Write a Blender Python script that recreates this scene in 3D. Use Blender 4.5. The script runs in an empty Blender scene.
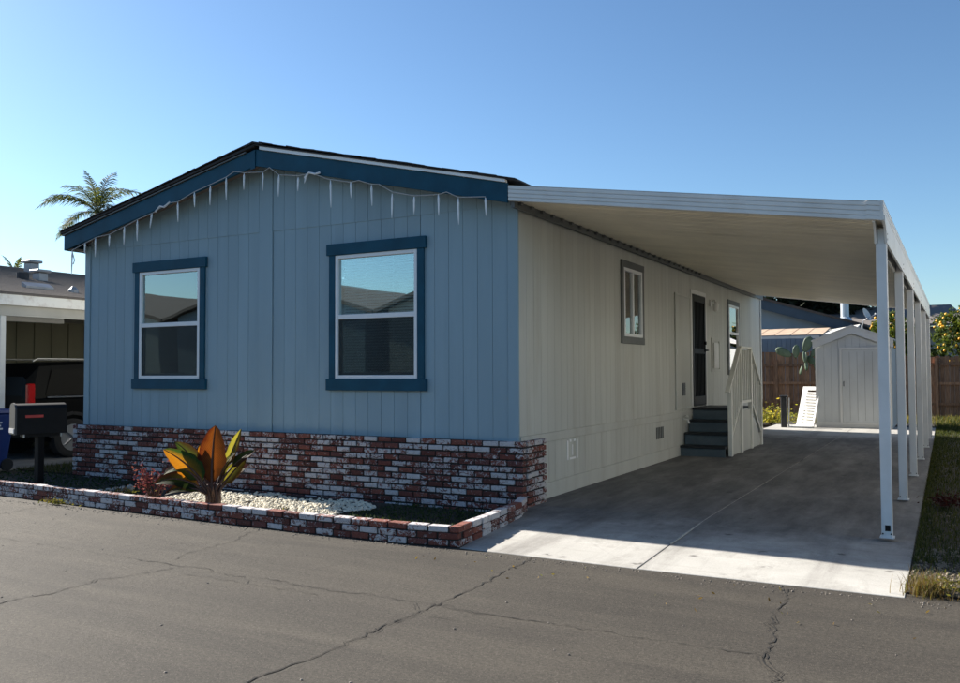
import bpy, bmesh, math, random
from mathutils import Vector, Matrix
sc = bpy.context.scene
col = sc.collection
R = math.radians

# ------------------------------------------------------------------ camera
cd = bpy.data.cameras.new('camera'); cam = bpy.data.objects.new('camera', cd); col.objects.link(cam)
cd.lens = 31.99; cd.sensor_width = 36.0; cd.clip_end = 3000
yw, pt, rl = R(28.652), R(2.046), R(-0.238)
F0 = Vector((-math.sin(yw), math.cos(yw), 0)); R0 = Vector((math.cos(yw), math.sin(yw), 0)); Z0 = Vector((0, 0, 1))
FW = math.cos(pt)*F0 + math.sin(pt)*Z0; U0 = math.cos(pt)*Z0 - math.sin(pt)*F0
RT = math.cos(rl)*R0 + math.sin(rl)*U0; UP = math.cos(rl)*U0 - math.sin(rl)*R0
M = Matrix((RT, UP, -FW)).transposed().to_4x4(); M.translation = (4.349, -8.884, 1.6)
cam.matrix_world = M
sc.camera = cam
# ------------------------------------------------------------------ sky and sun
SUN = Vector((-1.6, 0.2, 1.0)).normalized()
w = bpy.data.worlds.new('World'); sc.world = w; w.use_nodes = True
nt = w.node_tree; bg = nt.nodes['Background']
sky = nt.nodes.new('ShaderNodeTexSky'); sky.sky_type = 'NISHITA'; sky.sun_disc = False
sky.sun_elevation = math.asin(SUN.z); sky.sun_rotation = math.atan2(SUN.x, SUN.y)
sky.air_density = 1.0; sky.dust_density = 0.4; sky.ozone_density = 2.2; sky.altitude = 50
# clear winter air: one even contrast curve over the whole sky
def vm(op, src, k):
    n_ = nt.nodes.new('ShaderNodeVectorMath'); n_.operation = op; n_.inputs[1].default_value = k; nt.links.new(src, n_.inputs[0]); return n_.outputs[0]
gm_ = nt.nodes.new('ShaderNodeGamma'); gm_.inputs[1].default_value = 1.13
nt.links.new(vm('MULTIPLY', sky.outputs[0], (1/7,)*3), gm_.inputs[0])
nt.links.new(vm('MULTIPLY', gm_.outputs[0], (5.6, 6.5, 6.9)), bg.inputs[0]); bg.inputs[1].default_value = 0.064
sd = bpy.data.lights.new('sun', 'SUN'); sd.energy = 5.0; sd.angle = R(0.5); sd.color = (1.0, 0.93, 0.83)
so = bpy.data.objects.new('sun', sd); col.objects.link(so)
so.rotation_euler = SUN.to_track_quat('Z', 'Y').to_euler(); so.location = (-20, 5, 20)
vs = sc.view_settings; vs.view_transform = 'Standard'; vs.look = 'None'; vs.gamma = 1.0; vs.exposure = 1.35
sc.cycles.use_denoising = True
sc.cycles.max_bounces = 8; sc.cycles.transparent_max_bounces = 12

# ------------------------------------------------------------------ materials
MAT = {}
def nodes(name):
    m = bpy.data.materials.new(name); m.use_nodes = True
    return m, m.node_tree, m.node_tree.nodes['Principled BSDF']
def N(t, typ, **kw):
    n = t.nodes.new(typ)
    for k, v in kw.items():
        if k in n.inputs: n.inputs[k].default_value = v
        else: setattr(n, k, v)
    return n
def ramp(t, src, stops):
    r = t.nodes.new('ShaderNodeValToRGB'); e = r.color_ramp.elements
    while len(e) < len(stops): e.new(0.5)
    for i, (p, c) in enumerate(stops):
        e[i].position = p; e[i].color = (c[0], c[1], c[2], 1) if not isinstance(c, (int, float)) else (c, c, c, 1)
    t.links.new(src, r.inputs[0]); return r.outputs[0]
def mixc(t, f, a, b, mode='MIX'):
    m = t.nodes.new('ShaderNodeMix'); m.data_type = 'RGBA'; m.blend_type = mode
    for i, v in ((0, f), (6, a), (7, b)):
        if hasattr(v, 'links'): t.links.new(v, m.inputs[i])
        elif i == 0: m.inputs[0].default_value = v
        else: m.inputs[i].default_value = (v[0], v[1], v[2], 1)
    return m.outputs[2]
def math_(t, op, a, b=0.0, clamp=False):
    m = t.nodes.new('ShaderNodeMath'); m.operation = op; m.use_clamp = clamp
    for i, v in ((0, a), (1, b)):
        if hasattr(v, 'links'): t.links.new(v, m.inputs[i])
        else: m.inputs[i].default_value = v
    return m.outputs[0]
def pos(t, scale=(1, 1, 1)):
    g = t.nodes.new('ShaderNodeNewGeometry'); mp = t.nodes.new('ShaderNodeMapping'); mp.inputs['Scale'].default_value = scale
    t.links.new(g.outputs['Position'], mp.inputs[0]); return mp.outputs[0]
def noise(t, vec, scale, detail=4, rough=.55, dist=0):
    n = N(t, 'ShaderNodeTexNoise', Scale=scale, Detail=detail, Roughness=rough, Distortion=dist)
    t.links.new(vec, n.inputs['Vector']); return n.outputs[0]
def bump(t, b, h, strength, dist=.01):
    n = N(t, 'ShaderNodeBump', Strength=strength, Distance=dist); t.links.new(h, n.inputs['Height']); t.links.new(n.outputs[0], b.inputs['Normal'])
def scol(c, f): return tuple(max(0, min(1, x*f)) for x in c)
def plain(name, c, rough=.6, var=.12, scale=3, stretch=(1, 1, 1), bmp=.15, bscale=60, metal=0, dirt=None, objvar=0, spec=.5):
    m, t, b = nodes(name)
    v = pos(t, stretch)
    n1 = noise(t, v, scale, 5)
    cc = mixc(t, ramp(t, n1, [(.3, 0), (.7, 1)]), scol(c, 1-var), scol(c, 1+var))
    if objvar:
        oi = t.nodes.new('ShaderNodeObjectInfo')
        cc = mixc(t, 1.0, cc, ramp(t, oi.outputs['Random'], [(0, 1-objvar), (1, 1+objvar)]), 'MULTIPLY')
    if dirt:
        n2 = noise(t, pos(t, dirt[3]), dirt[1], 6, .65)
        cc = mixc(t, ramp(t, n2, [(.52, 0), (.72, dirt[2])]), cc, dirt[0])
    t.links.new(cc, b.inputs['Base Color'])
    b.inputs['Roughness'].default_value = rough; b.inputs['Metallic'].default_value = metal
    b.inputs['Specular IOR Level'].default_value = spec
    if bmp: bump(t, b, noise(t, v, bscale, 3), bmp, .004)
    MAT[name] = m; return m
WG = (14, 14, .55)
plain('siding_blue', (.27, .378, .435), .62, .07, 1.4, (1.5, 1, .2), .30, 60, dirt=((.20, .295, .35), 1.8, .4, (1.6, 1, .22)), objvar=.05)
MAT['siding_blue'].node_tree  # front siding, bluer than the side walls
plain('siding_side', (.515, .52, .475), .6, .07, 1.4, (1, 1.5, .2), .30, 60, dirt=((.36, .34, .28), 1.8, .45, (1, 1.6, .2)), objvar=.045)
plain('trim_teal', (.007, .068, .115), .6, .18, 4, (1, 1, 1), .2, 80, dirt=((.02, .08, .12), 9, .3, (1, 1, 1)), spec=.25)
plain('trim_grey', (.105, .112, .110), .55, .15, 5)
plain('trim_white', (.74, .74, .71), .45, .06, 3)
plain('vinyl_white', (.80, .81, .82), .35, .04, 3, bmp=.03)
plain('drip_white', (.86, .86, .85), .35, .04, 3, bmp=.03)
plain('metal_white', (.70, .70, .68), .38, .07, 2.5, (1, 1, 1), .05, 30, dirt=((.42, .38, .32), 2.2, .28, (1, 1, 1)))
plain('metal_pan', (.84, .77, .61), .45, .06, 2, (1, .4, 1), .05, 30, dirt=((.5, .44, .33), 1.2, .3, (.5, 2, 1)), objvar=.04)
plain('post_white', (.66, .67, .67), .4, .06, 3, dirt=((.40, .37, .32), 4, .3, (1, 1, .4)))
plain('shingle_dark', (.035, .033, .034), .9, .4, 30, bmp=.6, bscale=120)
plain('soffit', (.20, .17, .155), .7, .15, 4)
plain('step_grey', (.085, .115, .135), .6, .15, 5, dirt=((.16, .17, .17), 7, .4, (1, 1, 1)))
plain('tread_black', (.012, .013, .015), .55, .3, 8)
plain('rail_cream', (.78, .77, .70), .5, .06, 5)
plain('door_black', (.006, .006, .007), .5, .2, 6, spec=.2)
plain('dark_room', (.03, .028, .026), .9, .1, 2, bmp=0)
plain('blind', (.85, .86, .85), .55, .04, 3, bmp=0)
plain('blind_grey', (.20, .21, .21), .55, .04, 3, bmp=0)
plain('icicle', (.78, .80, .82), .3, .05, 6, bmp=0)
plain('wire_white', (.48, .47, .46), .5, .1, 6, bmp=0)
plain('fixture', (.62, .61, .58), .4, .08, 5)
plain('steel', (.45, .45, .45), .35, .1, 8, metal=.8)
plain('chrome', (.55, .55, .56), .2, .05, 8, metal=.9)
plain('mortar', (.030, .026, .025), .95, .35, 18, bmp=.8, bscale=90)
plain('soil', (.035, .027, .020), .95, .4, 10, bmp=1.0, bscale=50)
plain('gravel_white', (.72, .66, .52), .8, .2, 40, bmp=.3, bscale=120, objvar=0)
plain('cobble', (.42, .36, .29), .8, .25, 14, bmp=.5, bscale=60)
plain('shed_grey', (.50, .52, .525), .55, .06, 2.5, (1, 1, .3), .15, 60, dirt=((.33, .33, .32), 2, .25, (1, 1, .4)))
plain('shed_trim', (.60, .60, .585), .5, .06, 3)
plain('plastic_white', (.82, .82, .80), .4, .04, 3, bmp=.02)
plain('cactus', (.065, .10, .058), .55, .25, 9)
plain('fence_wood', (.30, .155, .08), .8, .45, 5, (9, 9, .7), .5, 60, dirt=((.09, .06, .04), 3, .6, (4, 4, .6)), objvar=.35)
plain('dark_post', (.02, .022, .026), .6, .3, 6)
plain('house_back', (.24, .30, .35), .7, .08, 1.5, (1, 1, .3))
plain('fascia_back', (.03, .055, .085), .6, .15, 3)
plain('patio_tan', (.50, .37, .26), .7, .25, 3, (1, 3, 1), dirt=((.20, .12, .08), 4, .6, (1, 2, 1)))
plain('patio_white', (.68, .66, .60), .6, .12, 3)
plain('dish_grey', (.56, .56, .55), .5, .06, 4)
plain('pipe_grey', (.50, .56, .62), .4, .12, 4, metal=.3)
plain('bark', (.085, .065, .05), .9, .35, 12, (3, 3, .6), .8, 40)
plain('palm_bark', (.17, .145, .12), .9, .3, 8, (1, 1, 4), .6, 30)
plain('fruit', (.80, .42, .03), .45, .18, 8)
plain('neighbor_white', (.88, .87, .84), .5, .05, 2, dirt=((.25, .12, .05), 3.0, .5, (1, 1, 1)))
plain('neighbor_beam', (.42, .41, .38), .6, .1, 2)
plain('neighbor_wall', (.13, .125, .085), .8, .12, 2, (1, 1, .3))
plain('car_black', (.003, .0035, .004), .4, .1, 3, bmp=0, spec=.08)
plain('rubber', (.015, .015, .016), .8, .2, 12)
plain('rim_alloy', (.42, .43, .45), .35, .08, 6, metal=.6)
plain('tail_red', (.45, .012, .012), .15, .1, 6, bmp=0)
plain('bin_blue', (.012, .035, .16), .5, .12, 4)
plain('mailbox_black', (.006, .006, .007), .6, .25, 6, spec=.2)
plain('mailbox_grey', (.035, .035, .037), .5, .15, 6)
plain('flag_red', (.50, .03, .025), .45, .1, 6, bmp=0)
plain('print_white', (.7, .7, .7), .6, .05, 6, bmp=0)
plain('stucco_far', (.36, .33, .29), .85, .1, 1)
plain('roof_far', (.075, .062, .055), .9, .25, 3, (1, 1, 1), .4, 20)
plain('crack', (.012, .011, .010), 1.0, .3, 20, bmp=0)
plain('debris', (.17, .14, .10), .85, .5, 60, bmp=0)
plain('pebble', (.16, .14, .12), .85, .5, 60, bmp=0)
plain('sheet_metal', (.30, .31, .32), .5, .15, 5, metal=.5)

def leafmat(name, c1, c2, c3, trans=.35, rough=.5):
    m, t, b = nodes(name)
    g = t.nodes.new('ShaderNodeNewGeometry')
    cc = ramp(t, g.outputs['Random Per Island'], [(0, c1), (.5, c2), (1, c3)])
    t.links.new(cc, b.inputs['Base Color']); b.inputs['Roughness'].default_value = .75; b.inputs['Specular IOR Level'].default_value = .2
    tr = t.nodes.new('ShaderNodeBsdfTranslucent'); t.links.new(mixc(t, 1.0, cc, (1.6, 1.5, .7), 'MULTIPLY'), tr.inputs[0])
    mx = t.nodes.new('ShaderNodeMixShader'); mx.inputs[0].default_value = trans
    t.links.new(b.outputs[0], mx.inputs[1]); t.links.new(tr.outputs[0], mx.inputs[2])
    t.links.new(mx.outputs[0], t.nodes['Material Output'].inputs[0]); MAT[name] = m
leafmat('leaf_citrus', (.035, .06, .016), (.06, .095, .025), (.12, .14, .035))
leafmat('leaf_dark', (.010, .014, .009), (.016, .022, .012), (.025, .032, .016), .2)
leafmat('leaf_palm', (.05, .07, .03), (.08, .10, .045), (.13, .14, .07))
leafmat('leaf_red', (.06, .012, .026), (.11, .024, .045), (.20, .075, .10))
leafmat('leaf_ground', (.018, .035, .014), (.03, .055, .02), (.05, .075, .03))
leafmat('leaf_weed', (.07, .085, .025), (.13, .13, .04), (.22, .17, .07))
leafmat('leaf_yellow', (.12, .15, .03), (.28, .28, .05), (.45, .36, .07))
leafmat('grass', (.025, .04, .012), (.045, .06, .018), (.10, .10, .035))
leafmat('grass_dry', (.10, .065, .03), (.17, .12, .055), (.12, .13, .045))

# brick: red body, each one limewashed to a different degree
m, t, b = nodes('brick'); MAT['brick'] = m
oi = t.nodes.new('ShaderNodeObjectInfo'); g = t.nodes.new('ShaderNodeNewGeometry')
rnd = math_(t, 'FRACT', math_(t, 'ADD', oi.outputs['Random'], g.outputs['Random Per Island']))
rnd2 = math_(t, 'FRACT', math_(t, 'MULTIPLY', rnd, 17.31))
base = ramp(t, rnd, [(0, (.09, .028, .021)), (.35, (.15, .042, .030)), (.7, (.21, .064, .043)), (1, (.12, .042, .036))])
v = pos(t)
base = mixc(t, 1.0, base, ramp(t, noise(t, v, 34, 5, .7), [(.25, .55), (.75, 1.4)]), 'MULTIPLY')
wn = noise(t, pos(t, (1, 1, 1.3)), 14, 8, .78, 1.5)
wm = math_(t, 'ADD', wn, math_(t, 'MULTIPLY', math_(t, 'SUBTRACT', rnd2, .56), .24))
wmask = ramp(t, wm, [(.485, 0), (.52, 1)])
white = mixc(t, noise(t, v, 45, 3), (.38, .35, .36), (.66, .64, .64))
t.links.new(mixc(t, wmask, base, white), b.inputs['Base Color']); b.inputs['Roughness'].default_value = .9
bump(t, b, math_(t, 'ADD', noise(t, v, 70, 4, .7), math_(t, 'MULTIPLY', wmask, .4)), .7, .008)

# asphalt
m, t, b = nodes('asphalt'); MAT['asphalt'] = m
v = pos(t)
big = noise(t, pos(t, (.5, 1.0, 1)), .55, 6, .6, .3)
c = mixc(t, ramp(t, big, [(.3, 0), (.72, 1)]), (.036, .032, .027), (.058, .051, .042))
streak = noise(t, pos(t, (.35, 2.6, 1)), 1.1, 6, .65, .4)
c = mixc(t, ramp(t, streak, [(.42, 0), (.75, .55)]), c, (.092, .081, .064))
c = mixc(t, ramp(t, noise(t, v, 1.7, 6, .7), [(.58, 0), (.78, .45)]), c, (.033, .029, .025))
c = mixc(t, 1.0, c, ramp(t, noise(t, v, 42, 6, .9), [(.36, .5), (.5, 1.0), (.64, 1.6)]), 'MULTIPLY')
va = N(t, 'ShaderNodeTexVoronoi', Scale=55.0); t.links.new(v, va.inputs['Vector'])
c = mixc(t, ramp(t, va.outputs['Distance'], [(.10, .55), (.22, 0)]), c, (.17, .15, .12))
vo = N(t, 'ShaderNodeTexVoronoi', Scale=7.0); t.links.new(v, vo.inputs['Vector'])
c = mixc(t, ramp(t, vo.outputs['Distance'], [(.035, .75), (.06, 0)]), c, (.025, .022, .02))
t.links.new(c, b.inputs['Base Color']); b.inputs['Roughness'].default_value = .82
b.inputs['Specular IOR Level'].default_value = .3
bump(t, b, math_(t, 'ADD', noise(t, v, 110, 4, .8), math_(t, 'MULTIPLY', noise(t, v, 6, 4), 1.5)), .75, .008)
# concrete
m, t, b = nodes('concrete'); MAT['concrete'] = m
v = pos(t)
c = mixc(t, ramp(t, noise(t, v, .9, 7, .62, .3), [(.3, 0), (.7, 1)]), (.36, .35, .325), (.48, .47, .44))
c = mixc(t, ramp(t, noise(t, pos(t, (1, .5, 1)), 2.6, 8, .75, .1), [(.52, 0), (.70, .6)]), c, (.20, .187, .168))
c = mixc(t, ramp(t, noise(t, pos(t, (.22, 3.2, 1)), 2.6, 7, .75, .1), [(.53, 0), (.72, .5)]), c, (.24, .215, .185))
c = mixc(t, ramp(t, noise(t, pos(t, (1.6, .10, 1)), 1.0, 7, .7, .05), [(.52, 0), (.70, .6)]), c, (.16, .15, .14))
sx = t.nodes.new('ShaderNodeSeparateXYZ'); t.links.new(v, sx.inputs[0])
# parking grime, mixed with the carport's shade put into colour; sunlit apron stays pale
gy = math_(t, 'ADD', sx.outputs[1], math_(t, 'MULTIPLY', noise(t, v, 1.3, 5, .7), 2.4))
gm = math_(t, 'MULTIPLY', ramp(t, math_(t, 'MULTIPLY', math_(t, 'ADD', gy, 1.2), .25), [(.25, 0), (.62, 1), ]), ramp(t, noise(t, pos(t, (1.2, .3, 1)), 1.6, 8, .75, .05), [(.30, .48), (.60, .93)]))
gm = math_(t, 'MULTIPLY', gm, ramp(t, math_(t, 'MULTIPLY', gy, .05), [(.66, 1), (.74, .12)]))  # darkening fades at the rear so the sunlit strip stays bright
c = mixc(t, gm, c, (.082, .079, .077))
dv = N(t, 'ShaderNodeTexVoronoi', Scale=2.3); t.links.new(v, dv.inputs['Vector'])
c = mixc(t, math_(t, 'MULTIPLY', ramp(t, dv.outputs['Distance'], [(.05, .75), (.13, 0)]), ramp(t, noise(t, v, 18, 3), [(.4, 0), (.55, 1)])), c, (.05, .046, .042))
c = mixc(t, 1.0, c, ramp(t, noise(t, v, 90, 3, .7), [(.3, .86), (.7, 1.12)]), 'MULTIPLY')
t.links.new(c, b.inputs['Base Color']); b.inputs['Roughness'].default_value = .82
b.inputs['Specular IOR Level'].default_value = .3
bump(t, b, noise(t, v, 120, 3, .7), .25, .004)
# shingle roof with courses
m, t, b = nodes('shingles'); MAT['shingles'] = m
v = pos(t)
c = mixc(t, noise(t, pos(t, (1, 3, 1)), 4, 5, .7), (.10, .09, .085), (.19, .17, .16))
c = mixc(t, ramp(t, noise(t, v, 26, 3, .8), [(.35, 0), (.7, .5)]), c, (.21, .18, .16))
t.links.new(c, b.inputs['Base Color']); b.inputs['Roughness'].default_value = .92
bump(t, b, noise(t, v, 60, 3), .5, .01)
# window glass: mirror coat over a clear pane
def glass(name, refl, tint=(.86, 1, 1), through=(.75, .82, .82)):
    m = bpy.data.materials.new(name); m.use_nodes = True; t = m.node_tree
    for n in list(t.nodes):
        if n.type != 'OUTPUT_MATERIAL': t.nodes.remove(n)
    gl = N(t, 'ShaderNodeBsdfGlossy', Roughness=.012); gl.inputs[0].default_value = (*tint, 1)
    tr = t.nodes.new('ShaderNodeBsdfTransparent'); tr.inputs[0].default_value = (*through, 1)
    fr = N(t, 'ShaderNodeFresnel', IOR=1.5)
    f = math_(t, 'ADD', math_(t, 'MULTIPLY', fr.outputs[0], 1.3), refl, True)
    bp = N(t, 'ShaderNodeBump', Strength=.05, Distance=.05)
    t.links.new(noise(t, pos(t), 1.1, 1, .3), bp.inputs['Height']); t.links.new(bp.outputs[0], gl.inputs['Normal'])
    mx = t.nodes.new('ShaderNodeMixShader'); t.links.new(f, mx.inputs[0]); t.links.new(tr.outputs[0], mx.inputs[1]); t.links.new(gl.outputs[0], mx.inputs[2])
    t.links.new(mx.outputs[0], t.nodes['Material Output'].inputs[0]); MAT[name] = m
glass('glass', .28, through=(.92, .98, .98)); glass('glass_car', .02, (1, 1, 1), (.1, .1, .11)); glass('glass_side', .12, (1, 1, 1))
m = bpy.data.materials.new('insect_screen'); m.use_nodes = True; t = m.node_tree; MAT['insect_screen'] = m
tr = t.nodes.new('ShaderNodeBsdfTransparent'); tr.inputs[0].default_value = (.95, 1, 1, 1)
t.nodes['Principled BSDF'].inputs['Base Color'].default_value = (.012, .016, .018, 1)
mx = t.nodes.new('ShaderNodeMixShader'); mx.inputs[0].default_value = .42
t.links.new(tr.outputs[0], mx.inputs[1]); t.links.new(t.nodes['Principled BSDF'].outputs[0], mx.inputs[2])
t.links.new(mx.outputs[0], t.nodes['Material Output'].inputs[0])
# banana leaf: wine-red blade with green and gold lengths
def bananamat(name, a, bcol, ccol):
    m, t, b = nodes(name)
    uv = t.nodes.new('ShaderNodeUVMap'); sp = t.nodes.new('ShaderNodeSeparateXYZ'); t.links.new(uv.outputs[0], sp.inputs[0])
    u = math_(t, 'ABSOLUTE', math_(t, 'SUBTRACT', sp.outputs[0], .5))
    n = noise(t, pos(t), 7, 4)
    f = math_(t, 'ADD', math_(t, 'MULTIPLY', sp.outputs[0], .8), math_(t, 'MULTIPLY', n, .45))
    c = ramp(t, f, [(.25, a), (.55, bcol), (.9, ccol)])
    wv = N(t, 'ShaderNodeTexWave', Scale=9.0, Distortion=.6); wv.bands_direction = 'Y'
    ad = math_(t, 'ADD', sp.outputs[1], math_(t, 'MULTIPLY', u, -.5))
    cx = t.nodes.new('ShaderNodeCombineXYZ'); t.links.new(ad, cx.inputs[1]); t.links.new(cx.outputs[0], wv.inputs['Vector'])
    c = mixc(t, 1.0, c, ramp(t, wv.outputs[1], [(0, .72), (1, 1.12)]), 'MULTIPLY')
    c = mixc(t, ramp(t, u, [(.02, 1), (.05, 0)]), c, (.20, .09, .045))
    c = mixc(t, ramp(t, u, [(.45, 0), (.5, .8)]), c, (.05, .015, .012))
    t.links.new(c, b.inputs['Base Color']); b.inputs['Roughness'].default_value = .6; b.inputs['Specular IOR Level'].default_value = .12
    tr = t.nodes.new('ShaderNodeBsdfTranslucent'); t.links.new(mixc(t, 1.0, c, (1.8, 1.5, .8), 'MULTIPLY'), tr.inputs[0])
    mx = t.nodes.new('ShaderNodeMixShader'); mx.inputs[0].default_value = .45
    t.links.new(b.outputs[0], mx.inputs[1]); t.links.new(tr.outputs[0], mx.inputs[2])
    t.links.new(mx.outputs[0], t.nodes['Material Output'].inputs[0]); MAT[name] = m
bananamat('banana_red', (.075, .016, .007), (.17, .055, .012), (.05, .02, .008))
bananamat('banana_gold', (.34, .15, .015), (.36, .17, .018), (.03, .07, .018))
bananamat('banana_green', (.025, .055, .014), (.05, .085, .02), (.04, .03, .014))
bananamat('banana_lime', (.20, .22, .04), (.28, .28, .06), (.06, .04, .015))
plain('banana_stem', (.055, .020, .013), .6, .6, 10, (1, 1, .3), dirt=((.20, .11, .05), 12, .6, (3, 3, .4)))
bananamat('banana_dark', (.014, .022, .010), (.022, .040, .014), (.03, .012, .009))

# ------------------------------------------------------------------ mesh helpers
ORG = {}
class MB:
    def __init__(s): s.v = []; s.f = []; s.uv = None
    def poly(s, pts, faces):
        o = len(s.v); s.v += [tuple(p) for p in pts]; s.f += [tuple(o+i for i in f) for f in faces]; return s
    def box(s, x0, x1, y0, y1, z0, z1):
        return s.poly([(x, y, z) for z in (z0, z1) for y in (y0, y1) for x in (x0, x1)],
                      [(0, 2, 3, 1), (4, 5, 7, 6), (0, 1, 5, 4), (2, 6, 7, 3), (0, 4, 6, 2), (1, 3, 7, 5)])
    def prism(s, pts, vec):           # planar polygon pts pushed along vec
        n = len(pts); vec = Vector(vec); a = [Vector(p) for p in pts]
        return s.poly(a + [p+vec for p in a], [tuple(range(n-1, -1, -1)), tuple(range(n, 2*n))] + [(i, (i+1) % n, n+(i+1) % n, n+i) for i in range(n)])
    def obox(s, c, ax, ay, az):       # box with centre and half axes
        c, ax, ay, az = map(Vector, (c, ax, ay, az))
        return s.poly([c+i*ax+j*ay+k*az for k in (-1, 1) for j in (-1, 1) for i in (-1, 1)],
                      [(0, 2, 3, 1), (4, 5, 7, 6), (0, 1, 5, 4), (2, 6, 7, 3), (0, 4, 6, 2), (1, 3, 7, 5)])
    def bar(s, a, b, wd, ht, up=(0, 0, 1)):
        a, b = Vector(a), Vector(b); d = (b-a); l = d.length; d /= l; up = Vector(up)
        sd_ = d.cross(up); sd_ = sd_.normalized() if sd_.length > 1e-6 else Vector((1, 0, 0)); u = sd_.cross(d)
        return s.obox((a+b)/2, sd_*wd/2, d*l/2, u*ht/2)
    def tube(s, path, rad, n=8, cap=True):
        path = [Vector(p) for p in path]; k = len(path)
        rads = rad if isinstance(rad, (list, tuple)) else [rad]*k
        o = len(s.v); ref = None
        for i, p in enumerate(path):
            d = (path[min(i+1, k-1)] - path[max(i-1, 0)]).normalized()
            if ref is None: ref = d.orthogonal().normalized()
            ref = (ref - d*ref.dot(d)).normalized(); bi = d.cross(ref)
            for j in range(n):
                a = 2*math.pi*j/n; s.v.append(tuple(p + rads[i]*(math.cos(a)*ref + math.sin(a)*bi)))
        for i in range(k-1):
            for j in range(n): s.f.append((o+i*n+j, o+i*n+(j+1) % n, o+(i+1)*n+(j+1) % n, o+(i+1)*n+j))
        if cap: s.f += [tuple(o+j for j in range(n-1, -1, -1)), tuple(o+(k-1)*n+j for j in range(n))]
        return s
    def disc(s, c, nrm, r, th, n=20):
        nrm = Vector(nrm).normalized(); return s.tube([Vector(c)-nrm*th/2, Vector(c)+nrm*th/2], r, n)
    def ball(s, c, r, sub=1, jit=0, rg=random):
        bm = bmesh.new(); bmesh.ops.create_icosphere(bm, subdivisions=sub, radius=1)
        r = r if isinstance(r, (tuple, list)) else (r, r, r)
        bm.verts.ensure_lookup_table()
        vv = [(c[0]+p.co.x*r[0]*(1+rg.uniform(-jit, jit)), c[1]+p.co.y*r[1]*(1+rg.uniform(-jit, jit)), c[2]+p.co.z*r[2]*(1+rg.uniform(-jit, jit))) for p in bm.verts]
        ff = [tuple(x.index for x in f.verts) for f in bm.faces]; bm.free(); return s.poly(vv, ff)
    def build(s, name, mat, parent=None, smooth=False, bevel=0):
        o3 = ORG.get(parent.name, Vector((0, 0, 0))) if parent else Vector((0, 0, 0))
        me = bpy.data.meshes.new(name); me.from_pydata([tuple(Vector(v)-o3) for v in s.v], [], s.f)
        me.materials.append(MAT[mat]); me.update()
        bm = bmesh.new(); bm.from_mesh(me); bmesh.ops.recalc_face_normals(bm, faces=bm.faces)
        if bevel: bmesh.ops.bevel(bm, geom=bm.edges[:], offset=bevel, segments=1, affect='EDGES', clamp_overlap=True)
        bm.to_mesh(me); bm.free()
        if smooth: me.polygons.foreach_set('use_smooth', [True]*len(me.polygons))
        ob = bpy.data.objects.new(name, me); col.objects.link(ob)
        if parent: ob.parent = parent; ORG[ob.name] = o3
        return ob
def tag(o, label=None, cat=None, group=None, kind=None):
    for k, v in (('label', label), ('category', cat), ('group', group), ('kind', kind)):
        if v: o[k] = v
    return o
def thing(name, label, cat, loc, group=None):
    e = bpy.data.objects.new(name, None); col.objects.link(e); e.location = loc; e.empty_display_size = .1
    ORG[e.name] = Vector(loc); return tag(e, label, cat, group)
def inst(name, me, parent, loc, rot=(0, 0, 0), scl=(1, 1, 1)):   # loc in world
    o = bpy.data.objects.new(name, me); col.objects.link(o); o.parent = parent
    o.location = Vector(loc) - ORG[parent.name]; o.rotation_euler = rot; o.scale = scl; return o
def B(name, mat, parent, *a, bevel=0): return MB().box(*a).build(name, mat, parent, bevel=bevel)
def rects(r, holes):      # rectangle minus rectangles
    out = [r]
    for h in holes:
        nx = []
        for (a, b, c, d) in out:
            if h[0] >= b or h[1] <= a or h[2] >= d or h[3] <= c: nx.append((a, b, c, d)); continue
            if h[0] > a: nx.append((a, h[0], c, d))
            if h[1] < b: nx.append((h[1], b, c, d))
            a2, b2 = max(a, h[0]), min(b, h[1])
            if h[2] > c: nx.append((a2, b2, c, h[2]))
            if h[3] < d: nx.append((a2, b2, h[3], d))
        out = nx
    return out

# ================================================================== SETTING
tag(MB().box(-500, 500, -400, 800, -.32, -.06).build('ground', 'soil'), kind='structure')
road = tag(MB().box(-120, 120, -16.5, -2.02, -.25, 0).build('road', 'asphalt'), kind='structure')
ORG[road.name] = Vector((0, 0, 0))
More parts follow.
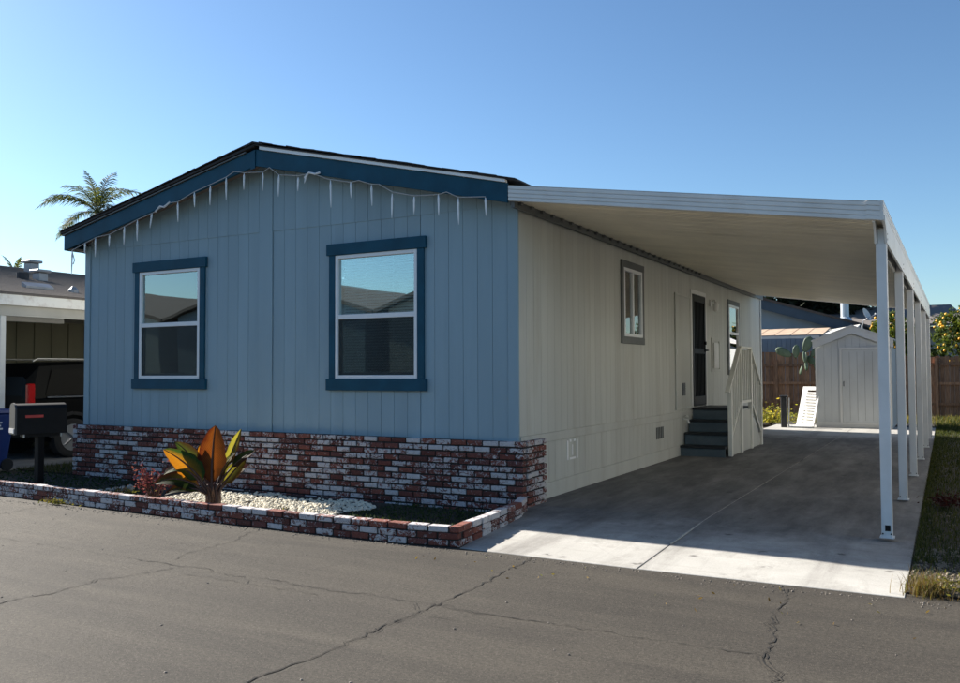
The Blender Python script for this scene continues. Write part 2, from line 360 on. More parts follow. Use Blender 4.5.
# cracks in the asphalt, following the old paving seams
rg = random.Random(3)
CR = {'a': ([(-1.44, -6.4), (-1.48, -5.21), (-1.48, -5.07), (-1.42, -4.93), (-1.42, -4.66), (-1.42, -4.46), (-1.35, -4.21), (-1.28, -4.04), (-1.27, -3.9)], .011),
 'b': ([(-1.77, -3.82), (-1.52, -3.8), (-1.36, -3.82), (-1.2, -3.8), (-1.05, -3.79), (-.69, -3.86), (-.5, -3.85), (-.23, -3.8), (.09, -3.87), (.27, -3.88), (.68, -3.83), (1.11, -3.85), (1.23, -3.83)], .007),
 'c': ([(-1.46, -3.73), (-1.59, -3.45), (-1.62, -3.11), (-1.65, -2.82), (-1.83, -2.48), (-1.8, -2.31)], .007),
 'd': ([(-1.02, -4.03), (-.77, -4.), (-.49, -4.), (-.07, -4.01), (.17, -3.99), (.36, -4.02)], .005),
 'e': ([(1.17, -6.6), (1.14, -5.39), (1.18, -5.22), (1.2, -5.02), (1.21, -4.64), (1.2, -4.37), (1.23, -4.11), (1.24, -3.83), (1.25, -3.53), (1.23, -3.09), (1.2, -2.57), (1.19, -2.2)], .012),
 'f': ([(1.23, -3.83), (1.6, -3.87), (1.99, -3.87), (2.36, -3.88), (2.7, -3.89), (3.16, -3.88), (3.41, -3.86), (3.46, -4.03), (3.53, -4.13), (3.54, -4.6), (3.6, -6)], .008),
 'g': ([(3.3, -2.27), (3.34, -2.72), (3.32, -3.04), (3.36, -3.35), (3.42, -3.53), (3.42, -3.92)], .011),
 'h': ([(-5.16, -4.4), (-5.18, -2.92), (-5.2, -2.73), (-5.22, -2.47), (-5.2, -2.31)], .007), 'i': ([(-.51, -3.85), (-.34, -4.0)], .005), 'j': ([(1.1, -3.85), (1.2, -3.99)], .006),
 'k': ([(1.35, -4.09), (1.58, -4.09), (1.82, -4.09), (2.04, -4.07)], .004), 'l': ([(-1.77, -3.82), (-3.2, -3.78), (-5.18, -3.8)], .004)}
for k, (p, wd) in CR.items():
    fine = []
    for a, b2 in zip(p, p[1:]):
        L = math.dist(a, b2); n = max(1, int(L/.045))
        for i in range(n):
            fine.append((a[0]+(b2[0]-a[0])*i/n + rg.gauss(0, .011), a[1]+(b2[1]-a[1])*i/n + rg.gauss(0, .011)))
    fine.append(p[-1])
    for strand in range(3):
        off_ = (0, rg.uniform(.012, .03), rg.uniform(-.03, -.012))[strand]; mb = MB(); L = []; Rr = []; on = []
        st_ = True
        for i, q in enumerate(fine):
            q0 = fine[max(0, i-1)]; q1 = fine[min(len(fine)-1, i+1)]; dx, dy = q1[0]-q0[0], q1[1]-q0[1]; l = math.hypot(dx, dy) or 1
            hw = wd*(.30+1.1*rg.random()**2)*(.54 if strand == 0 else .28); oo = off_+rg.gauss(0, .004)
            if strand == 0: st_ = rg.random() > .03
            elif rg.random() < .3: st_ = rg.random() < .28
            L.append((q[0]-dy/l*(hw+oo), q[1]+dx/l*(hw+oo), .004)); Rr.append((q[0]+dy/l*(hw-oo), q[1]-dx/l*(hw-oo), .004)); on.append(st_)
        n = len(fine); ff = [(i, i+1, n+i+1, n+i) for i in range(n-1) if on[i]]
        if ff: tag(mb.poly(L+Rr, ff).build('crack', 'crack', road), kind='stuff')
# driveway of four cast slabs with open joints
drv = thing('driveway', None, None, (2.05, 6, 0)); tag(drv, kind='structure')
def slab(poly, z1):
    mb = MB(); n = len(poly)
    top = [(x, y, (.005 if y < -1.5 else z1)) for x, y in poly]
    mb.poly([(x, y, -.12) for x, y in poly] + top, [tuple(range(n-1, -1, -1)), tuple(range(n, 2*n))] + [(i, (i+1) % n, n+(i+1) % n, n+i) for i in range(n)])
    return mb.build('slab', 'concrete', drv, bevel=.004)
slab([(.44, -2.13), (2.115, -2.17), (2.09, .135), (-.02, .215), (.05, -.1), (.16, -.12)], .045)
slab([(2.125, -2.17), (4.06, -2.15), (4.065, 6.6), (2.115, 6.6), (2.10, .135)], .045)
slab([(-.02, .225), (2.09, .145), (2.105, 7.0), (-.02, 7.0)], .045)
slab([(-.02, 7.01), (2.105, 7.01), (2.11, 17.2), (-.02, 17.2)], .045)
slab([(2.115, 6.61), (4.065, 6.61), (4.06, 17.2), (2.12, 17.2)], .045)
plain('joint_sand', (.42, .40, .36), .9, .25, 12, bmp=.5, bscale=90)
MB().prism([(2.112, -1.2, .03), (2.128, -1.2, .03), (2.108, .14, .03), (2.092, .14, .03)], (0, 0, .011)).build('joint_filler', 'joint_sand', drv)
MB().prism([(2.088, .15, .03), (2.104, .15, .03), (2.1135, 6.59, .03), (2.106, 6.59, .03)], (0, 0, .011)).build('joint_filler', 'joint_sand', drv)
MB().prism([(2.107, 7.02, .03), (2.1135, 7.02, .03), (2.119, 17.1, .03), (2.112, 17.1, .03)], (0, 0, .011)).build('joint_filler', 'joint_sand', drv)
# soil of the side strip, yard and lot
tag(MB().box(4.07, 30, -2.0, 60, -.2, .01).build('side_yard', 'soil'), kind='structure')
tag(MB().box(-30, -.03, 17.25, 60, -.2, .012).build('back_yard', 'soil'), kind='structure')
tag(MB().box(-40, -7.9, .0, 17.2, -.2, .008).build('neighbor_lot', 'soil'), kind='structure')
tag(MB().box(-13.2, -9.3, -1.97, 16, -.1, .02).build('neighbor_driveway', 'concrete'), kind='structure')
tag(MB().box(-.02, 4.06, 17.22, 23.9, -.2, .011).build('rear_soil', 'soil'), kind='structure')

# ================================================================== HOUSE
HX0, HX1, HY1 = -7.64, 0.0, 14.75
PX, PZ, EZ = -3.79, 4.62, 3.76          # ridge x, top of fascia at ridge and eave
house = thing('mobile_home', 'blue grey mobile home with dark teal trim and low gable roof', 'house', (-3.8, 7, 0))
slope = (PZ-EZ)/(PX-(-7.79))
def roofz(x): return PZ - abs(x-PX)*slope if x < PX else PZ - (x-PX)*(PZ-EZ+.0)/(0.0-PX)
under = -.10                             # siding ends this far below the fascia top (hidden behind it)
WIN = [(-6.38, -5.11, 1.52, 3.13), (-2.645, -1.375, 1.52, 3.13)]   # front windows: frame x0,x1,z0,z1
# inner wall sheets
wl = MB()
for (a, b2, c, d) in rects((HX0+.01, -.02, .05, 3.6), WIN): wl.box(a, b2, .012, .03, c, d)
wl.prism([(HX0+.01, .012, 3.6), (-.02, .012, 3.6), (-.02, .012, roofz(-.02)-.1), (PX, .012, PZ-.1), (HX0+.01, .012, roofz(HX0)-.1)], (0, .018, 0))
wl.build('wall', 'siding_blue', house)
SIDEW = [(3.66, 4.55, 2.14, 3.21), (10.87, 11.9, 1.62, 3.12), (7.68, 8.70, .90, 3.12)]
ws = MB()
for (a, b2, c, d) in rects((.03, HY1, .05, 3.62), SIDEW): ws.box(-.03, -.012, a, b2, c, d)
ws.build('wall', 'siding_side', house)
wr = MB().box(HX0, HX0+.03, .03, HY1, .05, 3.7); wr.build('wall', 'siding_side', house)
B('wall', 'siding_side', house, HX0+.03, -.03, HY1-.03, HY1, .05, 3.62)
# front siding boards, below and above the plate seam
gap = .0045
def frontboards(x0, x1):
    n = round((x1-x0)/.2005); wdt = (x1-x0)/n
    for i in range(n):
        a, b2 = x0+i*wdt+gap/2, x0+(i+1)*wdt-gap/2
        for (p, q, r, s) in rects((a, b2, .795, 3.555), [(h[0]-.03, h[1]+.03, h[2]-.03, h[3]+.03) for h in WIN]):
            if q-p > .02: B('siding_board', 'siding_blue', house, p, q, 0, .011, r, s)
        MB().prism([(a, -.009, 3.548), (b2, -.009, 3.548), (b2, -.009, roofz(b2)+under), (a, -.009, roofz(a)+under)], (0, .019, 0)).build('siding_board', 'siding_blue', house)
frontboards(-7.53, -3.99); frontboards(-3.735, -.135)
MB().prism([(-3.985, -.016, .795), (-3.742, -.016, .795), (-3.742, -.016, roofz(-3.742)+under), (-3.985, -.016, roofz(-3.985)+under)], (0, .026, 0)).build('center_batten', 'siding_blue', house, bevel=.003)
B('corner_board', 'siding_blue', house, -.128, .012, -.018, .01, .795, 3.6, bevel=.003)
B('corner_board', 'siding_blue', house, -7.655, -7.537, -.018, .01, .795, 3.62, bevel=.003)
# side siding
y = .02; holes = [(h[0]-.03, h[1]+.03, h[2]-.03, h[3]+.03) for h in SIDEW]
nb = 72; wd = (HY1-.02)/nb
for i in range(nb):
    a, b2 = .02+i*wd+gap/2, .02+(i+1)*wd-gap/2
    for (p, q, r, s) in rects((a, b2, .848, 3.56), holes):
        if q-p > .02: B('siding_board', 'siding_side', house, -.011, 0, p, q, r, s)
    if b2 > .5: MB().box(-.011, 0, a, b2, .235, .735).build('skirt_board', 'siding_side', house)
B('belt_board', 'siding_side', house, -.01, .022, .02, HY1, .735, .846, bevel=.004)
B('base_board', 'siding_side', house, -.01, .024, .5, HY1, .02, .233, bevel=.004)
B('corner_board', 'siding_side', house, -.012, .024, HY1-.1, HY1+.02, .848, 3.56, bevel=.003)
# gable fascia boards, drip edges, soffit, roof
def fascia(x0, z0, x1, z1, h=.225):
    return MB().prism([(x0, -.30, z0-h), (x1, -.30, z1-h), (x1, -.30, z1), (x0, -.30, z0)], (0, .035, 0)).build('fascia_board', 'trim_teal', house, bevel=.004)
fascia(-7.79, EZ, PX-.004, PZ); fascia(PX+.004, PZ, .02, 3.745)
MB().prism([(-3.86, -.312, PZ-.27), (PX+.002, -.312, PZ-.255), (PX+.002, -.312, PZ-.005), (-3.86, -.312, PZ-.022)], (0, .011, 0)).build('fascia_joint_cover', 'trim_teal', house)
def drip(x0, z0, x1, z1, h0=.004, h1=.034, m='drip_white'):
    return MB().prism([(x0, -.325, z0+h0), (x1, -.325, z1+h0), (x1, -.325, z1+h1), (x0, -.325, z0+h1)], (0, .06, 0)).build('drip_edge', m, house)
drip(-7.81, EZ, -3.95, PZ-.035, h1=.020, m='trim_grey'); drip(-3.70, PZ-.02, .0, 3.748, h1=.047)
def soff(x0, z0, x1, z1):
    return MB().prism([(x0, -.265, z0-.13), (x1, -.265, z1-.13), (x1, -.265, z1-.11), (x0, -.265, z0-.11)], (0, .28, 0)).build('soffit', 'soffit', house)
soff(-7.78, EZ, PX, PZ); soff(PX+.003, PZ, .01, 3.745)
rf = MB()
for (x0, z0, x1, z1) in ((-7.84, EZ-.008, PX, PZ), (PX, PZ, .16, 3.70)):
    e0 = .036 if x0 < PX-1 else .049
    rf.prism([(x0, -.335, z0+e0), (x1, -.335, z1+e0), (x1, -.335, z1+.066), (x0, -.335, z0+.066)], (0, HY1+.5, 0))
roof = rf.build('roof', 'shingle_dark', house)
rg = random.Random(8); sh = MB()
for side, (x0, z0, x1, z1) in enumerate(((-7.84, EZ, PX-.1, PZ), (PX+.1, PZ, .15, 3.70))):
    n = 16
    for i in range(n):
        a = i/n; b2 = (i+.96)/n
        xa, xb = x0+(x1-x0)*a, x0+(x1-x0)*b2; za, zb = z0+(z1-z0)*a, z0+(z1-z0)*b2
        e1, e2 = rg.uniform(.004, .016), rg.uniform(.004, .016)
        MB().prism([(xa, -.35, za+.067), (xb, -.35, zb+.067), (xb, -.35, zb+.069+e2), (xa, -.35, za+.069+e1)], (0, .3, 0)).build('edge_shingle', 'shingle_dark', roof)
MB().prism([(PX-.16, -.36, PZ+.035), (PX, -.36, PZ+.075), (PX+.16, -.36, PZ+.035), (PX+.16, -.36, PZ+.055), (PX, -.36, PZ+.098), (PX-.16, -.36, PZ+.055)], (0, HY1+.5, 0)).build('ridge_cap', 'shingle_dark', roof)
# eave along the left and the dark eave strip above the right wall
B('eave_fascia', 'trim_teal', house, -7.79, -7.76, -.26, HY1+.1, EZ-.225, EZ-.01)
B('eave_soffit', 'soffit', house, -7.76, -7.64, -.26, HY1, 3.545, 3.57)
B('eave_fascia', 'trim_grey', house, .03, .06, -.26, HY1+.1, 3.50, 3.70)
B('eave_soffit', 'soffit', house, -.01, .03, -.0, HY1, 3.515, 3.53)
# ---- windows
def front_window(x0, x1, z0, z1):
    wn_ = MB(); t_ = .045
    mid = (z0+z1)/2 - .005
    # outer vinyl frame
    for r in ((x0, x0+t_, z0, z1), (x1-t_, x1, z0, z1), (x0+t_, x1-t_, z0, z0+t_), (x0+t_, x1-t_, z1-t_, z1)): wn_.box(r[0], r[1], -.03, .06, r[2], r[3])
    win = wn_.build('window', 'vinyl_white', house, bevel=.003)
    s = MB()
    for r in ((x0+t_, x1-t_, mid-.028, mid+.032),): s.box(r[0], r[1], -.026, .03, r[2], r[3])
    s.build('meeting_rail', 'vinyl_white', win, bevel=.003)
    s = MB(); a, b2, c, d = x0+t_, x1-t_, z0+t_, mid-.028
    for r in ((a, a+.03, c, d), (b2-.03, b2, c, d), (a+.03, b2-.03, c, c+.035)): s.box(r[0], r[1], .0, .025, r[2], r[3])
    s.build('lower_sash', 'blind_grey', win)
    MB().box(a, b2, .008, .012, mid+.032, z1-t_).build('pane', 'glass', win)
    MB().box(a+.03, b2-.03, .018, .022, c+.035, d).build('pane', 'glass', win)
    MB().box(a+.004, b2-.004, -.012, -.010, c+.002, d).build('insect_screen', 'insect_screen', win)
    bl = MB(); z = z1-t_-.03; k = 0
    while z > z0+.06:
        bl.poly([(a+.01, .075, z-.017), (b2-.01, .075, z-.017), (b2-.01, .10, z+.012), (a+.01, .10, z+.012)], [(0, 1, 2, 3)]); z -= .036
    bl.build('blind', 'blind', win)
    s = MB()
    for fx in (.32, .68): s.box(a+(b2-a)*fx-.003, a+(b2-a)*fx+.003, .068, .072, z0+.06, z1-t_)
    s.build('blind_cord', 'blind', win)
    B('dark_backing', 'dark_room', win, x0-.02, x1+.02, .22, .24, z0-.1, z1+.1)  # dark board behind the blind, standing in for the unlit room
    # painted wood surround
    B('head_trim', 'trim_teal', win, x0-.135, x1+.135, -.05, -.002, z1+.004, z1+.152, bevel=.004)
    B('sill_trim', 'trim_teal', win, x0-.14, x1+.14, -.05, -.002, z0-.152, z0-.004, bevel=.004)
    for (p, q) in ((x0-.10, x0-.004), (x1+.004, x1+.10)): B('side_trim', 'trim_teal', win, p, q, -.035, -.002, z0-.004, z1+.004, bevel=.004)
for h in WIN: front_window(*h)
# side windows
def side_window(y0, y1, z0, z1, slider):
    mb = MB(); t_ = .05
    for r in ((y0, y0+t_, z0, z1), (y1-t_, y1, z0, z1), (y0+t_, y1-t_, z0, z0+t_), (y0+t_, y1-t_, z1-t_, z1)): mb.box(-.05, .03, r[0], r[1], r[2], r[3])
    win = mb.build('window', 'vinyl_white', house, bevel=.003)
    ym, zm = (y0+y1)/2, (z0+z1)/2+.1
    if slider: B('mullion', 'vinyl_white', win, -.03, .025, ym-.03, ym+.03, z0+t_, z1-t_)
    else: B('meeting_rail', 'vinyl_white', win, -.03, .025, y0+t_, y1-t_, zm-.03, zm+.03)
    B('pane', 'glass_side', win, -.006, -.002, y0+t_, y1-t_, z0+t_, z1-t_)
    if slider:
        bl = MB()
        y = y0+t_+.04
        while y < y1-t_-.02: bl.box(-.095, -.09, y-.035, y+.03, z0+.06, z1-.06); y += .08
        bl.build('blind', 'blind_grey', win)
    B('dark_backing', 'dark_room', win, -.35, -.33, y0-.4, y1+.4, z0-.3, z1+.3)  # dark sheet in place of an unlit interior
    e = .105
    B('head_trim', 'trim_grey', win, .002, .03, y0-e, y1+e, z1+.003, z1+.11, bevel=.003)  # greyer than the front trim: the side's light is put into colour
    B('sill_trim', 'trim_grey', win, .002, .03, y0-e, y1+e, z0-.11, z0-.003, bevel=.003)
    for (p, q) in ((y0-e, y0-.003), (y1+.003, y1+e)): B('side_trim', 'trim_grey', win, .002, .026, p, q, z0-.003, z1+.003, bevel=.003)
side_window(*SIDEW[0], True); side_window(*SIDEW[1], False)
# ---- entry door with black security screen
dr = MB()
for r in ((7.60, 7.68, .90, 3.20), (8.70, 8.78, .90, 3.20), (7.68, 8.70, 3.12, 3.20)): dr.box(-.06, .022, r[0], r[1], r[2], r[3])
df = dr.build('door_frame', 'trim_white', house, bevel=.003)
door = MB()
for r in ((7.69, 7.80, .92, 3.11), (8.58, 8.69, .92, 3.11), (7.80, 8.58, .92, 1.10), (7.80, 8.58, 2.98, 3.11), (7.80, 8.58, 1.95, 2.05)): door.box(-.01, .03, r[0], r[1], r[2], r[3])
dl = door.build('door', 'door_black', house, bevel=.003)
B('screen_mesh', 'door_black', dl, .005, .009, 7.80, 8.58, 1.10, 2.98)
bars = MB()
for i in range(1, 8): bars.box(.010, .022, 7.80+i*.0975-.006, 7.80+i*.0975+.006, 1.10, 2.98)
bars.build('security_bars', 'door_black', dl)
MB().tube([(.03, 8.60, 2.02), (.10, 8.60, 2.02), (.10, 8.48, 2.02)], .014, 8).build('handle', 'door_black', dl)
MB().disc((.04, 8.62, 2.17), (1, 0, 0), .035, .03).build('deadbolt', 'door_black', dl)
MB().disc((.035, 8.60, 2.02), (1, 0, 0), .04, .02).build('rosette', 'door_black', dl)
# heater closet door
cl = B('closet_door', 'siding_side', house, .002, .016, 6.53, 7.50, .93, 3.0, bevel=.003)
s = MB()
for r in ((6.485, 6.53, .89, 3.04), (7.50, 7.54, .89, 3.04), (6.53, 7.50, 3.0, 3.04), (6.53, 7.50, .89, .93)): s.box(.002, .026, *r)
s.build('frame', 'siding_side', cl, bevel=.003)
for z in (1.2, 1.95, 2.75): B('hinge', 'fixture', cl, .026, .034, 6.515, 6.545, z-.05, z+.05)
s = MB().box(.017, .022, 6.88, 7.12, 1.14, 1.38)
for i in range(7): s.prism([(.022, 6.90, 1.165+i*.03), (.034, 6.90, 1.155+i*.03), (.034, 6.90, 1.16+i*.03), (.022, 6.90, 1.175+i*.03)], (0, .2, 0))
s.build('louver', 'trim_grey', cl)
# breaker cover
s = MB()
for r in ((9.24, 9.30, 1.58, 2.30), (9.91, 9.97, 1.58, 2.30), (9.30, 9.91, 2.24, 2.30), (9.30, 9.91, 1.58, 1.64)): s.box(.002, .02, *r)
bxm = s.build('electric_panel', 'siding_side', house, bevel=.002)
B('cover', 'fixture', bxm, .003, .035, 9.40, 9.80, 1.66, 2.20, bevel=.004)
# wall lamp by the door
lp = B('wall_lamp', 'fixture', house, .002, .03, 9.12, 9.26, 2.96, 3.10, bevel=.01)
MB().tube([(.03, 9.19, 3.07), (.11, 9.19, 3.09), (.12, 9.19, 3.02)], .018, 8).build('arm', 'fixture', lp)
MB().tube([(.12, 9.19, 3.03), (.12, 9.19, 3.0), (.12, 9.19, 2.88), (.12, 9.19, 2.85)], [.045, .06, .055, .03], 12).build('shade', 'trim_white', lp, smooth=True)
# hose tap, skirt vents
tp = MB().tube([(0, 7.0, .70), (.09, 7.0, .70), (.11, 7.0, .62)], .018, 8).build('hose_tap', 'trim_white', house)
MB().disc((.07, 7.0, .76), (.3, 0, 1), .035, .015, 10).build('tap_wheel', 'trim_white', tp)
vt = MB()
for r in ((1.42, 1.46, .45, .70), (1.74, 1.78, .45, .70), (1.50, 1.56, .68, .71), (1.64, 1.70, .68, .71), (1.50, 1.70, .45, .475)): vt.box(.001, .006, *r)
vt.box(.001, .005, 1.585, 1.615, .50, .64)
vt.build('skirt_vent', 'drip_white', house)
vt = MB()
for i in range(5): vt.box(.001, .012, 5.30+i*.09, 5.335+i*.09, .44, .64)
vt.build('skirt_vent', 'trim_grey', house)

# ---- icicle lights along the gable
WIRE = [(-7.56, 3.52), (-7.25, 3.61), (-6.99, 3.68), (-6.69, 3.70), (-6.36, 3.79), (-6.08, 3.87), (-5.75, 3.94), (-5.43, 4.05), (-5.24, 4.05), (-4.91, 4.16), (-4.59, 4.23), (-4.3, 4.3), (-4.15, 4.36), (-3.97, 4.32), (-3.63, 4.29), (-3.52, 4.34), (-3.35, 4.22), (-3.02, 4.17), (-2.8, 4.18), (-2.53, 4.07), (-2.17, 3.99), (-2.05, 4.0), (-1.85, 3.93), (-1.74, 3.92), (-1.54, 3.8), (-1.22, 3.72), (-.88, 3.7), (-.77, 3.72), (-.61, 3.64), (-.25, 3.61)]
ICE = [(-7.56, 3.51, 3.14), (-7.25, 3.61, 3.44), (-7.01, 3.67, 3.38), (-6.69, 3.69, 3.51), (-6.36, 3.79, 3.52), (-6.08, 3.86, 3.55), (-5.77, 3.93, 3.72), (-5.24, 4.04, 3.76), (-4.91, 4.15, 3.94), (-4.6, 4.21, 3.94), (-4.3, 4.29, 3.98), (-3.97, 4.31, 4.09), (-3.63, 4.28, 4.04), (-3.35, 4.22, 3.93), (-3.02, 4.15, 3.97), (-2.88, 4.17, 4.06), (-2.49, 4.05, 3.7), (-2.17, 3.99, 3.79), (-1.85, 3.92, 3.66), (-1.54, 3.78, 3.48), (-1.22, 3.71, 3.5), (-.88, 3.7, 3.45), (-.61, 3.63, 3.32), (-.25, 3.60, 3.39)]
ice = thing('icicle_light_string', 'white string of unlit icicle lights hung along the gable fascia', 'string lights', (-3.8, -.33, 3.6))
MB().tube([(x, -.322, z) for x, z in WIRE], .005, 5).build('wire', 'wire_white', ice)
rg = random.Random(4)
for i, (x, zt, zb) in enumerate(ICE):
    lean = rg.uniform(-.012, .012) + (-.05 if i in (6, 15) else 0)
    n = 5; path = [(x+lean*k/n, -.322, zt+(zb-zt)*k/n) for k in range(n+1)]
    MB().tube(path, [.005, .014, .011, .011, .008, .003], 6).build('icicle', 'icicle', ice)
    mb = MB()
MB().tube([(-2.92, -.322, 4.13), (-2.84, -.326, 4.19), (-2.74, -.322, 4.16), (-2.66, -.326, 4.17)], .014, 6).build('wire_clump', 'icicle', ice)
MB().tube([(-5.70, -.322, 3.95), (-5.60, -.326, 4.02), (-5.52, -.32, 4.0), (-5.40, -.326, 4.06)], .014, 6).build('wire_clump', 'icicle', ice)
MB().tube([(-7.56, -.322, 3.51), (-7.50, -.322, 3.36), (-7.53, -.322, 3.30)], .008, 6).build('wire_clump', 'icicle', ice)

# ---- bricks
rg = random.Random(11)
def brick_mesh(l, h, d, seed):
    r = random.Random(seed); bm = bmesh.new(); bmesh.ops.create_cube(bm, size=1)
    for v_ in bm.verts:
        v_.co.x = v_.co.x*l + r.uniform(-.003, .003); v_.co.y = v_.co.y*d + r.uniform(-.003, .003); v_.co.z = v_.co.z*h + r.uniform(-.003, .003)
    bmesh.ops.bevel(bm, geom=bm.edges[:], offset=.005, segments=1, affect='EDGES')
    me = bpy.data.meshes.new('brick'); bm.to_mesh(me); bm.free(); me.materials.append(MAT['brick']); return me
BL, BH, BD, CH = .194, .0545, .095, .0728
FULL = [brick_mesh(BL, BH, BD, i) for i in range(8)]; HALF = [brick_mesh(.096, BH, BD, 30+i) for i in range(4)]
def joined(spots, name, parent):
    mb = MB()
    for me, loc, rz in spots:
        c, s = math.cos(rz), math.sin(rz)
        mb.poly([(loc[0]+v_.co.x*c-v_.co.y*s, loc[1]+v_.co.x*s+v_.co.y*c, loc[2]+v_.co.z) for v_ in me.vertices], [tuple(p.vertices) for p in me.polygons])
    return tag(mb.build(name, 'brick', parent), kind='stuff')
skw = thing('brick_skirt_wall', 'red brick base wall with patchy whitewash under the blue siding', 'brick wall', (-3.8, -.05, 0))
spots = []
for k in range(-1, 11):
    z = CH*k + CH/2 + .002
    x1 = .108; first = (k % 2 == 0)
    while x1 > -7.70:
        L_ = .107 if (first or x1+7.745 < .17) else .2135; first = False
        spots.append((rg.choice(HALF if L_ < .2 else FULL), (x1-L_/2, -.105+BD/2+rg.uniform(-.005, .003), z+rg.uniform(-.002, .002)), rg.uniform(-.012, .012))); x1 -= L_
    y = .0 if k % 2 else -.0
    first = (k % 2 == 1)
    while y < .47:
        L_ = .107 if (first or .50-y < .17) else .2135; first = False
        spots.append((rg.choice(HALF if L_ < .2 else FULL), (.11-BD/2+rg.uniform(-.003, .005), y+L_/2, z+rg.uniform(-.002, .002)), math.pi/2+rg.uniform(-.012, .012))); y += L_
spots.sort(key=lambda s: -(s[1][0]) + (4 if s[1][2] < .05 and s[1][1] < -.01 else 0))
for me, loc, rz in spots[:298]: inst('brick', me, skw, loc, (0, 0, rz))
joined(spots[298:], 'far_bricks', skw)
mb = MB().box(-7.735, .093, -.088, -.022, -.07, .795); mb.box(.026, .093, -.022, .495, -.07, .795); mb.build('mortar', 'mortar', skw)
# planter wall
plw = thing('planter_wall', 'low red brick planter wall along the street edge', 'planter', (-3, -2.15, 0))
line = [(-9.4, -1.93), (-6.63, -2.02), (-5.29, -2.09), (-4.46, -2.13), (-2.74, -2.19), (-1.33, -2.22), (-.14, -2.20), (.43, -2.13)]
side = [(.43, -2.13), (.36, -1.15), (.31, -.6), (.16, -.11)]
PH = .064
def walk(line_, off, step, start):
    d = start; out = []
    seg = [(Vector((*a, 0)), Vector((*b2, 0))) for a, b2 in zip(line_, line_[1:])]
    tot = sum((b2-a).length for a, b2 in seg)
    while d < tot-.05:
        c = min(d+step/2, tot-.02); acc = 0
        for a, b2 in seg:
            L = (b2-a).length
            if c <= acc+L or b2 is seg[-1][1]:
                u = (b2-a)/L; p = a+u*(c-acc); nrm = Vector((-u.y, u.x, 0)); out.append((p+nrm*off, math.atan2(u.y, u.x))); break
            acc += L
        d += step
    return out
PB = [brick_mesh(BL, .056, BD, 60+i) for i in range(8)]
ps = []
for k in range(3):
    z = .003 + PH*k + PH/2
    for p, rz in walk(line[::-1], -BD/2, .2135, 0 if k % 2 else .100): ps.append((rg.choice(PB), (p.x, p.y+rg.uniform(-.004, .004), z+rg.uniform(-.002, .003)), rz+rg.uniform(-.012, .012)))
    if k % 2 == 0: ps.append((HALF[k % 4], (.43-.05, -2.13+BD/2, z), .12))
    for p, rz in walk(side, BD/2, .2135, .10): ps.append((rg.choice(PB), (p.x+rg.uniform(-.004, .004), p.y, z+rg.uniform(-.002, .003)), rz+rg.uniform(-.012, .012)))
for me, loc, rz in ps: inst('brick', me, plw, loc, (0, 0, rz))
mb = MB()
for ln in (line, side):
    for a, b2 in zip(ln, ln[1:]):
        u = Vector((b2[0]-a[0], b2[1]-a[1], 0)).normalized(); nrm = Vector((-u.y, u.x, 0))
        mb.bar(Vector((a[0], a[1], .061))+nrm*BD/2 + u*.03, Vector((b2[0], b2[1], .061))+nrm*BD/2 - u*.03, BD-.026, .238)
mb.build('mortar', 'mortar', plw)
# bed soil
tag(MB().poly([(-9.4, -1.86, -.01), (-5.3, -2.03, -.01), (-1.3, -2.15, -.03), (.34, -2.07, -.03), (.24, -.6, -.03), (.06, -.1, -.03), (-7.74, -.1, -.01), (-9.4, -.1, .0)], [tuple(range(8))]).build('planter_soil', 'soil'), kind='structure')

# ---- carport
cp = thing('carport', 'white metal carport with ribbed ceiling on six square posts', 'carport', (3.85, 6.6, .045))
CX0, CX1, CY0, CY1 = .065, 3.845, -.33, 13.6
SK = .0112
def cxe(y): return CX1 + SK*(y-CY0)
def cz(x): return 3.545 + (x-CX0)/(CX1-CX0)*(2.985-3.545)     # underside
npan = 46; pw = (CY1-CY0-.06)/npan
prof = [(0, .0), (.010, 0), (.016, .020), (.030, .020), (.036, 0), (.095, 0), (.102, .016), (.112, .016), (.119, 0), (.195, 0), (.202, .016), (.212, .016), (.219, 0), (pw-.012, 0), (pw-.012, .045), (0, .045)]
for i in range(npan):
    y0 = CY0+.03+i*pw
    MB().prism([(CX0+.005, y0+p[0], cz(CX0)+p[1]) for p in prof], (cxe(y0)-CX0-.003, 0, cz(CX1)-cz(CX0))).build('roof_panel', 'metal_pan', cp)
def ribprof(h):   # (out, up) outline of a rolled fascia
    o = [(0, 0), (.012, 0)]
    n = 4
    for i in range(n):
        a = h*(i+.08)/n; b2 = h*(i+.80)/n; c = h*(i+.94)/n
        o += [(.030, a), (.030, b2), (.020, c)]
    o += [(.030, h), (0, h)]; return o
h = .178
mb = MB().prism([(CX0-.02, CY0+.03-o, cz(CX0)-.012+u) for o, u in ribprof(h)], (CX1-CX0-.05, 0, cz(CX1-.03)-cz(CX0)))
mb.build('front_fascia', 'metal_white', cp)
mb = MB().prism([(CX1-.115, CY0+.022-o*1.05, cz(CX1-.115)-.0135+u*1.0) for o, u in ribprof(h)], (.115, 0, cz(CX1)-cz(CX1-.115)))
mb.build('corner_cap', 'metal_white', cp)
mb = MB().prism([(CX1+o-.0, CY0+.0, cz(CX1)-.014+u) for o, u in ribprof(h+.004)], (SK*(CY1-CY0), CY1-CY0, 0))
mb.build('side_fascia', 'metal_white', cp)
MB().prism([(CX0, CY1, cz(CX0)-.01), (cxe(CY1), CY1, cz(CX1)-.01), (cxe(CY1), CY1, cz(CX1)+.12), (CX0, CY1, cz(CX0)+.12)], (0, .03, 0)).build('rear_fascia', 'metal_white', cp)
